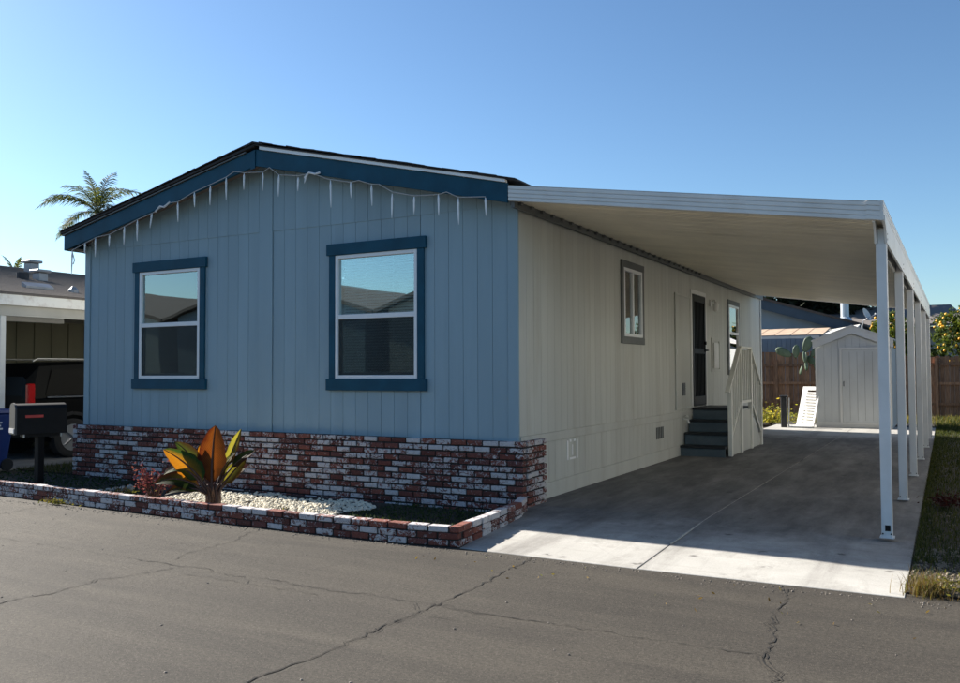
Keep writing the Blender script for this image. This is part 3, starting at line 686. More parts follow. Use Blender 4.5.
# hanger rail on the house eave
mb = MB().box(.062, .10, CY0+.05, CY1, 3.46, 3.545)
mb.build('hanger_rail', 'trim_grey', cp)
hs = MB()
y = CY0+.15
while y < 8: B('hanger_clip', 'trim_grey', cp, .10, .135, y, y+.06, 3.50, 3.536); y += .3
BX0 = 3.79; BX = BX0
curve = [(-.375, 3.02), (-.375, 2.965), (-.335, 2.95), (-.285, 2.93), (-.235, 2.89), (-.205, 2.84), (-.185, 2.79), (CY1-.125, 2.79), (CY1-.125, 3.02)]
for xo in (-.012, .075):
    MB().prism([(BX0+xo+SK*(y+.3), y+.075, z) for y, z in curve], (.02, 0, 0)).build('beam', 'metal_white', cp)
for i in range(6):
    py = -.05+2.66*i; BX = 3.835+SK*(py+.05)
    p = MB()
    p.box(BX-.047, BX+.047, py-.047, py+.047, .045, 2.79)
    post = p.build('post', 'post_white', cp, bevel=.006)
    B('post_bracket', 'post_white', post, BX-.028, BX+.028, py-.045, py+.045, 2.785, 2.93)
    B('base_plate', 'post_white', post, BX-.062, BX+.062, py-.062, py+.062, .045, .055)
    for dx in (-.035, .035): MB().disc((BX+dx, py-.049, .085), (0, 1, 0), .008, .008, 8).build('anchor_bolt', 'dark_post', post)
    if i == 0: B('base_slot', 'door_black', post, BX-.016, BX+.030, py-.0495, py-.046, .11, .165)
    for dz in (2.83, 2.88): MB().disc((BX+.052, py, dz), (1, 0, 0), .010, .010, 8).build('bolt', 'steel', post)

# ---- entry steps with railing
st = thing('entry_steps', 'grey entry steps with cream picket railing below the black door', 'steps', (.45, 8.3, .045))
ys = [6.70, 7.02, 7.32, 7.60]; zs = [.235, .455, .675, .895]
for i in range(4):
    y0, z = ys[i], zs[i]; y1 = ys[i+1] if i < 3 else 8.86
    zl = .045 if i == 0 else zs[i-1]
    B('riser', 'step_grey', st, .03, .835, y0, y0+.025, zl, z-.045)
    B('tread' if i < 3 else 'landing', 'tread_black', st, .025, .84, y0-.03, y1+.02, z-.043, z, bevel=.006)
    if i < 3: B('stringer', 'step_grey', st, .028, .05, y0+.03, 7.7, zl-.0, z-.05)
ysb = [9.86, 9.55, 9.25, 8.95]
for i in range(3):
    B('riser', 'step_grey', st, .03, .835, ysb[i], ysb[i]+.025, .045 if i == 0 else zs[i-1], zs[i]-.045)
    B('tread', 'tread_black', st, .025, .84, ysb[i+1]-.06, ysb[i]+.05, zs[i]-.043, zs[i], bevel=.006)
RXX = .875
POSTS = [(6.97, 1.30), (7.86, 2.08), (8.80, 2.08), (9.83, 1.30)]
for y, z in POSTS: B('newel_post', 'rail_cream', st, RXX-.035, RXX+.04, y-.04, y+.04, .045, z, bevel=.006)
def bar(name, a, b2, w_, h_, m='rail_cream'): return MB().bar(a, b2, w_, h_).build(name, m, st, bevel=.004)
bar('handrail', (RXX-.01, 6.80, 1.20), (RXX-.01, 7.82, 2.03), .085, .04)
bar('handrail', (RXX, 7.90, 2.055), (RXX, 8.76, 2.055), .07, .04)
bar('handrail', (RXX, 8.84, 2.03), (RXX, 9.90, 1.24), .07, .04)
def top(y): return 1.28+(y-6.97)*.81 if y < 7.86 else (2.03 if y < 8.8 else 2.0-(y-8.84)*.745)
def bot(y): return .36+(y-6.97)*.72 if y < 7.86 else (1.0 if y < 8.8 else 1.0-(y-8.8)*.66)
for (a, b2) in ((6.97, 7.86), (7.86, 8.80), (8.80, 9.83)):
    n = 6
    for i in range(1, n):
        y = a+(b2-a)*i/n
        B('baluster', 'rail_cream', st, RXX-.012, RXX+.012, y-.013, y+.013, bot(y)-.02, top(y)-.02)
    bar('bottom_rail', (RXX, a+.04, bot(a+.02)), (RXX, b2-.04, bot(b2-.02)), .05, .05)
    # closed apron below
    pts = [(RXX-.02, a+.045, .05), (RXX-.02, b2-.045, .05), (RXX-.02, b2-.045, bot(b2-.05)-.16), (RXX-.02, a+.045, bot(a+.05)-.16)]
    MB().prism(pts, (.018, 0, 0)).build('apron_panel', 'siding_side', st)

# ================================================================== PLANTER BED
rg = random.Random(21)
gr = MB()
def stone(mb, c, r):
    a = rg.uniform(0, 6.28); pts = []
    rx, ry, rz = r*rg.uniform(.7, 1.2), r*rg.uniform(.7, 1.2), r*rg.uniform(.5, .9)
    top_ = [(0, 0, 1)]; ring = [(math.cos(a+i*1.2566)*rg.uniform(.8, 1.1), math.sin(a+i*1.2566)*rg.uniform(.8, 1.1), rg.uniform(-.1, .25)) for i in range(5)]
    up_ = [(x*.6, y*.6, .75) for x, y, z in ring]
    P = [(c[0]+x*rx, c[1]+y*ry, c[2]+z*rz) for x, y, z in ring+up_+top_]
    mb.poly(P, [(i, (i+1) % 5, 5+(i+1) % 5, 5+i) for i in range(5)] + [(5+i, 5+(i+1) % 5, 10) for i in range(5)])
for i in range(5200):
    x = rg.uniform(-4.5, -.95); y = rg.uniform(-2.07, -.13)
    if y > -.34+.1*math.sin(x*5): continue
    edge = -1.65 + .12*math.sin(y*7) - .15*(y+1)
    if x > edge: continue
    stone(gr, (x, y, -.012 + rg.uniform(0, .02)), rg.uniform(.014, .03))
tag(gr.build('white_gravel', 'gravel_white'), 'white gravel covering the planter bed around the banana plant', 'gravel', kind='stuff')
for i, (x, y) in enumerate([(-5.27, -1.52), (-5.27, -1.40), (-5.28, -1.28), (-5.29, -1.16), (-5.29, -1.04)]):
    o = MB().ball((x, y, .055), (.062, .05, .055), 2, .08, rg).build('edging_stone', 'cobble', smooth=True)
    tag(o, 'rounded tan edging stone in the short row beside the red shrub', 'stone', 'edging stones in the planter')
def blade(mb, c, h, wd, lean, seg=3):
    a = rg.uniform(0, 6.28); d = (math.cos(a), math.sin(a)); L = []
    for k in range(seg+1):
        t = k/seg; ww = wd*(1-t)+.0006; off = lean*t*t
        px, py, pz = c[0]+d[0]*off, c[1]+d[1]*off, c[2]+h*t*(1-.25*t*lean/h if h else 1)
        L += [(px-d[1]*ww, py+d[0]*ww, pz), (px+d[1]*ww, py-d[0]*ww, pz)]
    mb.poly(L, [(2*k, 2*k+1, 2*k+3, 2*k+2) for k in range(seg)])
def leafquad(mb, c, s, n=None, droop=.3):
    a = Vector((rg.gauss(0, 1), rg.gauss(0, 1), rg.gauss(0, 1)*.7)).normalized()
    b2 = a.orthogonal().normalized(); b2 = (Matrix.Rotation(rg.uniform(0, 6.28), 3, a) @ b2); n2 = a.cross(b2); c = Vector(c)
    p = [c-a*s, c+b2*s*.42-n2*s*.10, c+a*s*1.1-n2*s*droop, c-b2*s*.42-n2*s*.10]
    mb.poly(p, [(0, 1, 2), (0, 2, 3)])
g1 = MB()
for i in range(3200):
    x = rg.uniform(-1.6, .22); y = rg.uniform(-2.05, -.14)
    if x > .30-(y+2.05)*.07 - .04: continue
    if rg.random() < .5: blade(g1, (x, y, -.025), rg.uniform(.03, .075), .004, rg.uniform(.01, .05))
    else: leafquad(g1, (x, y, -.01+rg.uniform(0, .03)), rg.uniform(.012, .024))
tag(g1.build('ground_cover', 'leaf_ground'), 'dark green ground cover at the driveway end of the planter', 'ground cover', kind='stuff')
g2 = MB()
for i in range(3000):
    x = rg.uniform(-9.2, -4.8); y = rg.uniform(-1.9, -.15)
    if x > -5.25+.3*math.sin(y*4): continue
    if rg.random() < .4: blade(g2, (x, y, -.025), rg.uniform(.03, .08), .004, rg.uniform(.01, .06))
    else: leafquad(g2, (x, y, .0+rg.uniform(0, .035)), rg.uniform(.015, .03))
tag(g2.build('ground_cover', 'leaf_ground'), 'dark low ivy filling the planter around the mailbox post', 'ground cover', kind='stuff')
# red shrub
shb = thing('red_leaf_shrub', 'small shrub with burgundy red leaves beside the banana plant', 'shrub', (-4.35, -1.45, .0))
stm = MB(); lv = MB()
for i in range(26):
    a = rg.uniform(0, 6.28); l = rg.uniform(.15, .42); tip = Vector((-4.35+math.cos(a)*l*.8, -1.45+math.sin(a)*l*.6, .12+rg.uniform(.12, .42)*(1.1-l)))
    b0 = Vector((-4.35+rg.uniform(-.05, .05), -1.45+rg.uniform(-.05, .05), -.01)); md = (b0+tip)/2+Vector((0, 0, .06))
    stm.tube([b0, md, tip], [.006, .005, .003], 5)
    for k in range(17):
        t = rg.uniform(.35, 1.05); p = b0.lerp(md, t*2) if t < .5 else md.lerp(tip, t*2-1)
        leafquad(lv, p+Vector((rg.gauss(0, .03), rg.gauss(0, .03), rg.gauss(0, .025))), rg.uniform(.014, .030))
stm.build('stems', 'banana_stem', shb); lv.build('foliage', 'leaf_red', shb)
lv = MB(); sp = thing('low_plant', 'low yellow green plant between the edging stones and red shrub', 'plant', (-4.95, -1.5, .0)); stm = MB()
for i in range(9):
    a = rg.uniform(0, 6.28); stm.tube([(-4.95, -1.5, -.01), (-4.95+math.cos(a)*.1, -1.5+math.sin(a)*.1, .15)], .004, 4)
for i in range(240): leafquad(lv, (-4.95+rg.gauss(0, .15), -1.5+rg.gauss(0, .13), .04+abs(rg.gauss(0, .045))), rg.uniform(.013, .026))
stm.build('stems', 'banana_stem', sp); lv.build('foliage', 'leaf_weed', sp)
lv = MB(); stm = MB(); sp = thing('low_plant', 'small yellow green sprig in white gravel right of the banana plant', 'plant', (-2.05, -1.65, .0))
for i in range(5): stm.tube([(-2.05, -1.65, -.01), (-2.05+rg.uniform(-.1, .1), -1.65+rg.uniform(-.1, .1), .14)], .004, 4)
for i in range(60): leafquad(lv, (-2.05+rg.gauss(0, .14), -1.65+rg.gauss(0, .06), .06+abs(rg.gauss(0, .03))), rg.uniform(.01, .02))
stm.build('stems', 'banana_stem', sp); lv.build('foliage', 'leaf_weed', sp)

# banana plant: each leaf a blade on an arching midrib
bn = thing('banana_plant', 'red leafed ornamental banana plant with broad upright leaves in the planter', 'plant', (-3.08, -1.70, .0))
BP = Vector((-3.08, -1.70, .10))
VR = Vector((.877, .479, 0)); VF = Vector((-.479, .877, 0))     # across and along the line from the street
def banana_leaf(base, mid, tip, wid, mat, face, fold=.25, s0=.18, seed=0):
    base, mid, tip = Vector(base), Vector(mid), Vector(tip); face = Vector(face).normalized(); n = 14; r = random.Random(seed)
    rows = []; uvs = []
    for k in range(n+1):
        t = k/n; p = (1-t)**2*base + 2*t*(1-t)*mid + t*t*tip; d = (2*(1-t)*(mid-base) + 2*t*(tip-mid)).normalized()
        sd_ = d.cross(face); sd_ = sd_.normalized() if sd_.length > .05 else d.orthogonal().normalized(); up_ = sd_.cross(d)
        if t < s0: w_ = .012+.01*t
        else:
            q = (t-s0)/(1-s0); w_ = wid*.5*(math.sin(math.pi*min(1, q**.72))**.62 if q < 1 else 0)*(1-.12*q)+.004
        w_ *= 1+r.uniform(-.10, .06)
        for j, sgn in enumerate((-1, -.5, 0, .5, 1)):
            rows.append(p + sd_*w_*sgn + up_*(abs(sgn)*w_*fold + r.uniform(-.006, .006)*abs(sgn)) ); uvs.append((j/4, t))
    mb = MB(); F_ = []
    for k in range(n):
        for j in range(4): F_.append((k*5+j, k*5+j+1, (k+1)*5+j+1, (k+1)*5+j))
    mb.poly(rows, F_); ob = mb.build('leaf', mat, bn, smooth=True)
    ul = ob.data.uv_layers.new(name='UVMap')
    for lp_ in ob.data.loops: ul.data[lp_.index].uv = uvs[lp_.vertex_index]
    rib = MB().tube([(1-t)**2*base+2*t*(1-t)*mid+t*t*tip for t in [i/8 for i in range(9)]], [.018-.015*i/8 for i in range(9)], 6).build('midrib', 'banana_stem', ob)
    return ob
def off(r_, f_, z): return BP + VR*r_ + VF*f_ + Vector((0, 0, z))
camdir = (.479, -.877, .15)
def bc_(x, y, f_=0.0): return Vector((-3.08, -1.70, 0)) + VR*((x-585)*.0018) + VF*f_ + Vector((0, 0, .14+(520-y)*.0018))
LV_ = [((578, 470, 0), (572, 260, -.03), (585, 46, .06), .34, 'banana_red', camdir, .10, .20),
 ((560, 465, -.02), (470, 290, -.06), (288, 190, -.12), .28, 'banana_gold', (.5, -.75, .45), .12, .22),
 ((560, 460, .03), (470, 240, .03), (335, 150, .02), .20, 'banana_green', (.3, -.6, .7), .2, .25),
 ((570, 465, .02), (522, 300, .03), (486, 168, .06), .14, 'banana_gold', camdir, .2, .25),
 ((550, 470, -.03), (420, 235, -.08), (300, 350, -.16), .21, 'banana_green', (.0, -.6, .8), .25, .22),
 ((545, 475, -.04), (400, 320, -.12), (245, 405, -.16), .28, 'banana_dark', (.1, -.7, .7), .2, .2),
 ((550, 480, -.04), (430, 390, -.16), (320, 470, -.22), .15, 'banana_dark', (.1, -.7, .7), .25, .2),
 ((600, 465, .02), (675, 270, .03), (752, 70, .06), .12, 'banana_lime', camdir, .25, .42),
 ((600, 460, .0), (640, 300, -.02), (738, 205, -.03), .11, 'banana_lime', (.2, -.5, .85), .2, .3),
 ((600, 470, -.02), (690, 280, -.04), (856, 205, -.02), .14, 'banana_dark', (.3, -.6, .7), .25, .5),
 ((605, 470, .0), (690, 360, .02), (790, 245, .06), .18, 'banana_lime', (.5, -.7, .5), .15, .28),
 ((600, 475, .06), (680, 380, .16), (760, 330, .25), .14, 'banana_green', (0, -.3, 1), .2, .25),
 ((575, 475, .08), (520, 340, .25), (450, 320, .38), .16, 'banana_dark', (0, -.3, 1), .2, .25),
 ((590, 475, .08), (620, 300, .22), (660, 230, .34), .16, 'banana_green', (0, -.3, 1), .2, .25)]
for i_, (a_, m_, t_, w_, mt_, fc_, fo_, s0_) in enumerate(LV_): banana_leaf(bc_(*a_), bc_(*m_), bc_(*t_), w_, mt_, fc_, fo_, s0_, seed=i_)
s = MB()
for k in range(11):
    a = k*.62; r0_ = .052+.018*(k % 2); e_ = .05+.03*(k % 3)
    s.tube([off(math.cos(a)*r0_, math.sin(a)*r0_, -.12), off(math.cos(a)*r0_*.9, math.sin(a)*r0_*.9, .08), off(math.cos(a)*e_*.9, math.sin(a)*e_*.9, .14+.04*(k % 2)), off(math.cos(a)*e_*1.3, math.sin(a)*e_*1.3, .22)], [.028, .027, .02, .010], 7)
s.tube([off(0, 0, -.12), off(0, 0, .06), off(0, 0, .16)], [.065, .055, .03], 10)
s.build('trunk', 'banana_stem', bn, smooth=True)

# ---- mailbox
mp_ = Vector((-6.50, -1.54, .0))
mbx = thing('mailbox', 'black post mounted mailbox with red flag standing in the planter', 'mailbox', mp_)
B('post', 'mailbox_black', mbx, mp_.x-.045, mp_.x+.045, mp_.y-.045, mp_.y+.045, -.03, .80, bevel=.005)
ax = Vector((-.35, -.94, 0)).normalized(); bx_ = Vector((ax.y, -ax.x, 0)) ; bx_ = -bx_ if bx_.y > 0 else bx_
cen = mp_+Vector((0, 0, .79))
def arch(wd, h0, h1, n=8):
    return [(-wd, 0), (wd, 0), (wd, h0)] + [(wd*math.cos(math.pi*i/n), h0+(h1-h0)*math.sin(math.pi*i/n)) for i in range(1, n)] + [(-wd, h0)]
def mp3(l, a, z): return cen + ax*l + bx_*a + Vector((0, 0, z))
body = MB().prism([mp3(-.31, a, z) for a, z in arch(.14, .34, .41)], ax*.62).build('box', 'mailbox_black', mbx, bevel=.004)
MB().prism([mp3(.312, a, z) for a, z in arch(.147, .34, .42)], ax*.025).build('door', 'mailbox_grey', mbx)
s = MB()
for i in range(4): s.obox(mp3(.342, -.10+.065*i, .05), ax*.006, bx_*.018, Vector((0, 0, .03)))
s.build('door_latch', 'print_white', mbx)
MB().obox(mp3(.0, .0, -.02), ax*.22, bx_*.10, Vector((0, 0, .02))).build('bracket', 'mailbox_black', mbx)
MB().obox(mp3(.10, .146, .24), ax*.11, bx_*.005, Vector((0, 0, .018))).build('flag', 'flag_red', mbx)
s = MB()
for l in (-.24, .22): s.tube([mp3(l, .13, -.045), mp3(l, .13, .0)], .012, 6)
s.build('bolt', 'steel', mbx)

# ================================================================== LEFT NEIGHBOUR
nh = thing('neighbor_home', 'neighbouring home with brown shingle roof and white edged open carport', 'house', (-14, 6, 0))
RS = .205
def nz(x): return 2.985+RS*(-9.5-x)
MB().prism([(-9.46, -1.3, nz(-9.46)-.035), (-15.3, -1.3, nz(-15.3)-.035), (-15.3, -1.3, nz(-15.3)), (-9.46, -1.3, nz(-9.46))], (0, 16, 0)).build('roof', 'shingles', nh)
rfn = MB().prism([(-15.3, -1.3, nz(-15.3)-.035), (-21.1, -1.3, nz(-9.5)-.035), (-21.1, -1.3, nz(-9.5)), (-15.3, -1.3, nz(-15.3))], (0, 16, 0)).build('roof', 'shingles', nh)
cs = MB(); k = 0; x = -9.47
while x > -15.2:
    x1 = x-.145; cs.prism([(x+.01, -1.31, nz(x)+.001), (x1, -1.31, nz(x1)+.001), (x1, -1.31, nz(x1)+.004), (x+.01, -1.31, nz(x)+.014)], (0, 16.02, 0)); x -= .14
tag(cs.build('shingle_courses', 'shingles', nh), kind='stuff')
B('fascia', 'neighbor_white', nh, -9.50, -9.47, -1.3, 14.7, 2.765, 2.955)
B('beam', 'neighbor_beam', nh, -9.66, -9.54, -.9, 14.5, 2.585, 2.77)
B('ceiling', 'neighbor_beam', nh, -12.7, -9.67, -.9, 14.5, 2.72, 2.76)
for i in range(5):
    y = -.16+2.9*i
    B('post', 'post_white', nh, -9.65, -9.55, y-.05, y+.05, .02, 2.585, bevel=.005)
B('wall', 'neighbor_wall', nh, -20.5, -12.7, -.5, 14.5, .05, 2.95)
MB().prism([(-20.9, -1.25, 2.95), (-9.55, -1.25, 2.93), (-15.3, -1.25, 4.08)], (0, .06, 0)).build('gable', 'neighbor_white', nh)
for i in range(28): B('wall_batten', 'neighbor_wall', nh, -12.70, -12.675, -.3+i*.4, -.26+i*.4, .1, 2.7)
B('ceiling_light', 'trim_white', nh, -11.3, -11.15, .6, 2.1, 2.60, 2.715)
def vent(x, y, hgt, w_, name='roof_vent'):
    z = nz(x); o = B(name, 'sheet_metal', nh, x-w_/2, x+w_/2, y-w_/2, y+w_/2, z-.1, z+hgt, bevel=.02)
    B('vent_cap', 'sheet_metal', o, x-w_*.7, x+w_*.7, y-w_*.7, y+w_*.7, z+hgt, z+hgt+.06, bevel=.015)
vent(-14.1, 3.35, .22, .24); vent(-12.3, 2.35, .16, .22)
o = MB().disc((-12.2, 1.9, nz(-12.2)+.06), (0, 0, 1), .12, .14, 12).build('roof_vent', 'dark_post', nh)
MB().prism([(-10.55, .80, nz(-10.55)+.01), (-10.40, .80, nz(-10.40)+.01), (-10.40, .80, nz(-10.40)+.05), (-10.55, .80, nz(-10.55)+.10)], (0, .55, 0)).build('roof_vent', 'sheet_metal', nh)
MB().tube([(-10.35, 1.72, nz(-10.35)-.05), (-10.35, 1.72, nz(-10.35)+.05), (-10.35, 1.72, nz(-10.35)+.12)], [.10, .09, .03], 10).build('roof_vent', 'sheet_metal', nh)

# ---- black SUV in that carport, nose away from the street
sv = thing('parked_suv', 'black sport utility vehicle parked under the neighbouring carport', 'car', (-11.12, 3.1, .02))
X0, X1 = -12.05, -10.17
def sect(y, z0, zb, zr, tum, w_=1.0):  # body ring at y: belt zb, roof zr
    c = (X0+X1)/2; hw = (X1-X0)/2*w_
    half = [(hw*.86, z0), (hw*.97, z0+.18), (hw, z0+.45), (hw*.985, zb-.03), (hw*.96, zb), (hw*tum, zr-.06), (hw*tum*.88, zr)]
    return [(c+a, y, z) for a, z in half] + [(c-a, y, z) for a, z in reversed(half)]
rings = [sect(.74, .42, 1.12, 1.20, .90, .93), sect(.80, .36, 1.14, 1.55, .80, .98), sect(1.05, .34, 1.15, 1.80, .79), sect(1.9, .33, 1.14, 1.84, .79), sect(3.0, .33, 1.12, 1.82, .79), sect(3.7, .33, 1.10, 1.70, .78), sect(4.25, .34, 1.08, 1.14, .86), sect(5.2, .36, 1.02, 1.05, .88, .96), sect(5.45, .42, .90, .94, .86, .90)]
mb = MB(); n = 14
for rr in rings: mb.v += rr
for i in range(len(rings)-1):
    for j in range(n): mb.f.append((i*n+j, i*n+(j+1) % n, (i+1)*n+(j+1) % n, (i+1)*n+j))
mb.f += [tuple(range(n)), tuple((len(rings)-1)*n+j for j in range(n))]
bod = mb.build('body', 'car_black', sv, smooth=False)
def sidepanel(ya, yb, za, zb_, name, m):
    for sgn in (1, -1):
        c = (X0+X1)/2; hw = (X1-X0)/2
        def xx(z): t = (z-1.14)/(1.80-1.14); return c+sgn*(hw*(.965-.165*t)+.006)
        MB().poly([(xx(za), ya[0], za), (xx(za), yb[0], za), (xx(zb_), yb[1], zb_), (xx(zb_), ya[1], zb_)], [(0, 1, 2, 3)]).build(name, m, sv)
plain('car_window', (.002, .0025, .003), .15, .1, 3, bmp=0, spec=.05)
sidepanel((1.08, 1.28), (1.95, 1.95), 1.20, 1.68, 'side_window', 'car_window')
sidepanel((2.02, 2.02), (2.95, 2.9), 1.20, 1.68, 'side_window', 'car_window')
sidepanel((3.02, 2.97), (3.75, 3.5), 1.18, 1.66, 'side_window', 'car_window')
MB().poly([(X0+.16, .762, 1.22), (X1-.16, .762, 1.22), (X1-.24, .80, 1.52), (X0+.24, .80, 1.52)], [(0, 1, 2, 3)]).build('rear_window', 'car_window', sv)
for x in (X0+.085, X1-.085):
    s = MB().box(x-.01 if x > -11 else x-.085, x+.085 if x > -11 else x+.01, .715, .86, 1.04, 1.42); tl = s.build('tail_light', 'tail_red', sv, bevel=.02)
    B('reverse_lamp', 'print_white', tl, x-.04, x+.04, .705, .74, .95, 1.035, bevel=.01)
B('bumper', 'car_black', sv, X0+.03, X1-.03, .60, .80, .42, .70, bevel=.04)
for x in (X0+.32, X1-.32):
    o = MB().tube([(x, 1.0, 1.83), (x, 1.1, 1.88), (x, 3.2, 1.88), (x, 3.4, 1.80)], .018, 6).build('roof_rail', 'steel', sv)
B('belt_trim', 'chrome', sv, X1-.035, X1-.012, 1.1, 3.7, 1.155, 1.18)
for wy in (1.62, 4.55):
    for sgn, x in ((1, X1-.11), (-1, X0+.11)):
        wh = MB().tube([(x-.115, wy, .40), (x-.10, wy, .40), (x+.10, wy, .40), (x+.115, wy, .40)], [.33, .375, .375, .33], 24).build('wheel', 'rubber', sv)
        rm = MB().disc((x+sgn*.112, wy, .40), (1, 0, 0), .25, .02, 20)
        rm.build('rim', 'rim_alloy', wh)
        s = MB()
        for k in range(5):
            a = k*1.2566; s.bar((x+sgn*.126, wy, .40), (x+sgn*.126, wy+.23*math.cos(a), .40+.23*math.sin(a)), .02, .05, (1, 0, 0))
        s.build('spokes', 'chrome', wh)
        ar = MB()
        for k in range(9):
            a = math.pi*k/8; a2 = math.pi*(k+1)/8
            if k < 8: ar.bar((x+sgn*.105, wy+.44*math.cos(a), .42+.44*math.sin(a)), (x+sgn*.105, wy+.44*math.cos(a2), .42+.44*math.sin(a2)), .06, .05, (1, 0, 0))
        ar.build('wheel_arch', 'rubber', sv)
MB().tube([(X1+.0, 2.75, 1.02), (X1+.03, 2.78, 1.02), (X1+.03, 2.93, 1.02), (X1, 2.96, 1.02)], .012, 6).build('door_handle', 'chrome', sv)
# ---- recycling bin
bn2 = thing('recycling_bin', 'blue wheeled recycling bin beside the carport post', 'bin', (-9.35, -.55, .02))
bc = Vector((-9.35, -.55, 0))
def frus(mb, z0, z1, a0, a1, b0, b1):
    mb.poly([(bc.x-a0, bc.y-b0, z0), (bc.x+a0, bc.y-b0, z0), (bc.x+a0, bc.y+b0, z0), (bc.x-a0, bc.y+b0, z0), (bc.x-a1, bc.y-b1, z1), (bc.x+a1, bc.y-b1, z1), (bc.x+a1, bc.y+b1, z1), (bc.x-a1, bc.y+b1, z1)],
            [(3, 2, 1, 0), (4, 5, 6, 7), (0, 1, 5, 4), (1, 2, 6, 5), (2, 3, 7, 6), (3, 0, 4, 7)]); return mb
frus(MB(), .06, .95, .20, .28, .23, .32).build('tub', 'bin_blue', bn2, bevel=.02)
frus(MB(), .955, 1.03, .30, .26, .34, .28).build('lid', 'bin_blue', bn2, bevel=.015)
for x in (-.22, .22): MB().disc((bc.x+x, bc.y+.22, .12), (1, 0, 0), .10, .05, 16).build('wheel', 'rubber', bn2)
MB().tube([(bc.x-.2, bc.y+.36, .93), (bc.x+.2, bc.y+.36, .93)], .018, 8).build('handle', 'bin_blue', bn2)
s = MB()
for i, l in enumerate((.22, .16, .20)): s.box(bc.x+.2735-.02, bc.x+.278-.0, bc.y-l/2, bc.y+l/2, .70+.05*i, .725+.05*i)
s.build('printed_mark', 'print_white', bn2)

# ================================================================== BACK YARD
# ---- storage shed
sh_ = thing('storage_shed', 'light grey gable storage shed with single door behind the carport', 'shed', (2.1, 17.3, .045))
SX0, SX1, SY0, SY1 = 1.18, 3.07, 16.2, 18.6; sa = (SX0+SX1)/2
s = MB().prism([(SX0, SY0, .05), (SX1, SY0, .05), (SX1, SY0, 2.22), (sa, SY0, 2.60), (SX0, SY0, 2.22)], (0, SY1-SY0, 0)); s.build('wall', 'shed_grey', sh_)
nbd = 10
for i in range(nbd):
    a = SX0+.05+(SX1-SX0-.1)*i/nbd; b2 = SX0+.05+(SX1-SX0-.1)*(i+1)/nbd-.008
    zt = lambda x: 2.58-abs(x-sa)*.402
    MB().prism([(a, SY0-.01, .2), (b2, SY0-.01, .2), (b2, SY0-.01, zt(b2)), (a, SY0-.01, zt(a))], (0, .012, 0)).build('siding_board', 'shed_grey', sh_)
for x in (SX0, SX1-.05): B('corner_trim', 'shed_trim', sh_, x-.005, x+.055, SY0-.02, SY0+.05, .05, 2.2)
B('base_trim', 'shed_trim', sh_, SX0-.004, SX1+.004, SY0-.022, SY0-.0, .05, .2)
for sgn in (-1, 1):
    e = sa+sgn*(SX1-SX0+.12)/2
    MB().prism([(e, SY0-.09, 2.20), (sa, SY0-.09, 2.60), (sa, SY0-.09, 2.80), (e, SY0-.09, 2.42)], (0, .04, 0)).build('gable_trim', 'shed_trim', sh_)
    MB().prism([(e+sgn*.03, SY0-.12, 2.40), (sa, SY0-.12, 2.80), (sa, SY0-.12, 2.83), (e+sgn*.03, SY0-.12, 2.43)], (0, SY1-SY0+.2, 0)).build('roof', 'shed_trim', sh_)
dd = B('door', 'shed_grey', sh_, 1.86, 2.80, SY0-.03, SY0-.012, .20, 2.16, bevel=.003)
for r in ((1.80, 1.857, .14, 2.22), (2.803, 2.86, .14, 2.22), (1.857, 2.803, 2.163, 2.22), (1.857, 2.803, .14, .197)): B('door_trim', 'shed_trim', dd, r[0], r[1], SY0-.04, SY0-.012, r[2], r[3])
for i in range(1, 5): B('door_groove', 'trim_grey', dd, 1.86+i*.188-.003, 1.86+i*.188+.003, SY0-.0315, SY0-.0302, .25, 2.10)
s = MB().tube([(1.90, SY0-.03, 1.18), (1.90, SY0-.07, 1.18), (1.90, SY0-.07, 1.30), (1.90, SY0-.03, 1.30)], .01, 6); s.build('handle', 'dark_post', dd)
# ---- folded lounge chair leaning on the shed
lc = thing('lounge_chair', 'white plastic slatted lounge chair propped against the shed side', 'chair', (.95, 16.1, .045))
LN = Vector((-.36, -.86, .36)).normalized(); LU = Vector((.922, -.386, 0)).normalized(); LV = LU.cross(-LN).normalized(); LV = LV if LV.z > 0 else -LV
def lp(u, v_): return Vector((.66, 16.12, .075)) + LU*u + LV*v_
def lbar(u0, v0, u1, v1, name, w_=.06): return MB().bar(lp(u0, v0), lp(u1, v1), w_, .035, LN).build(name, 'plastic_white', lc, bevel=.006)
lbar(.08, 0, .08, 1.12, 'frame_rail', .15); lbar(.50, 0, .50, 1.12, 'frame_rail', .06); lbar(.0, 1.10, .53, 1.10, 'frame_rail', .10); lbar(.0, .04, .53, .04, 'frame_rail', .10)
for i in range(11): lbar(.16, .14+i*.082, .47, .14+i*.082, 'slat', .052)
for u in (.05, .48): MB().tube([lp(u, .95)-LN*.02, lp(u, .5)-LN*.30, Vector((lp(u, .2).x, lp(u, .2).y, .05))-LN*.25], .022, 6).build('leg', 'plastic_white', lc)
B('seat_pad', 'plastic_white', lc, .52, 1.10, 15.72, 16.02, .047, .085, bevel=.01)
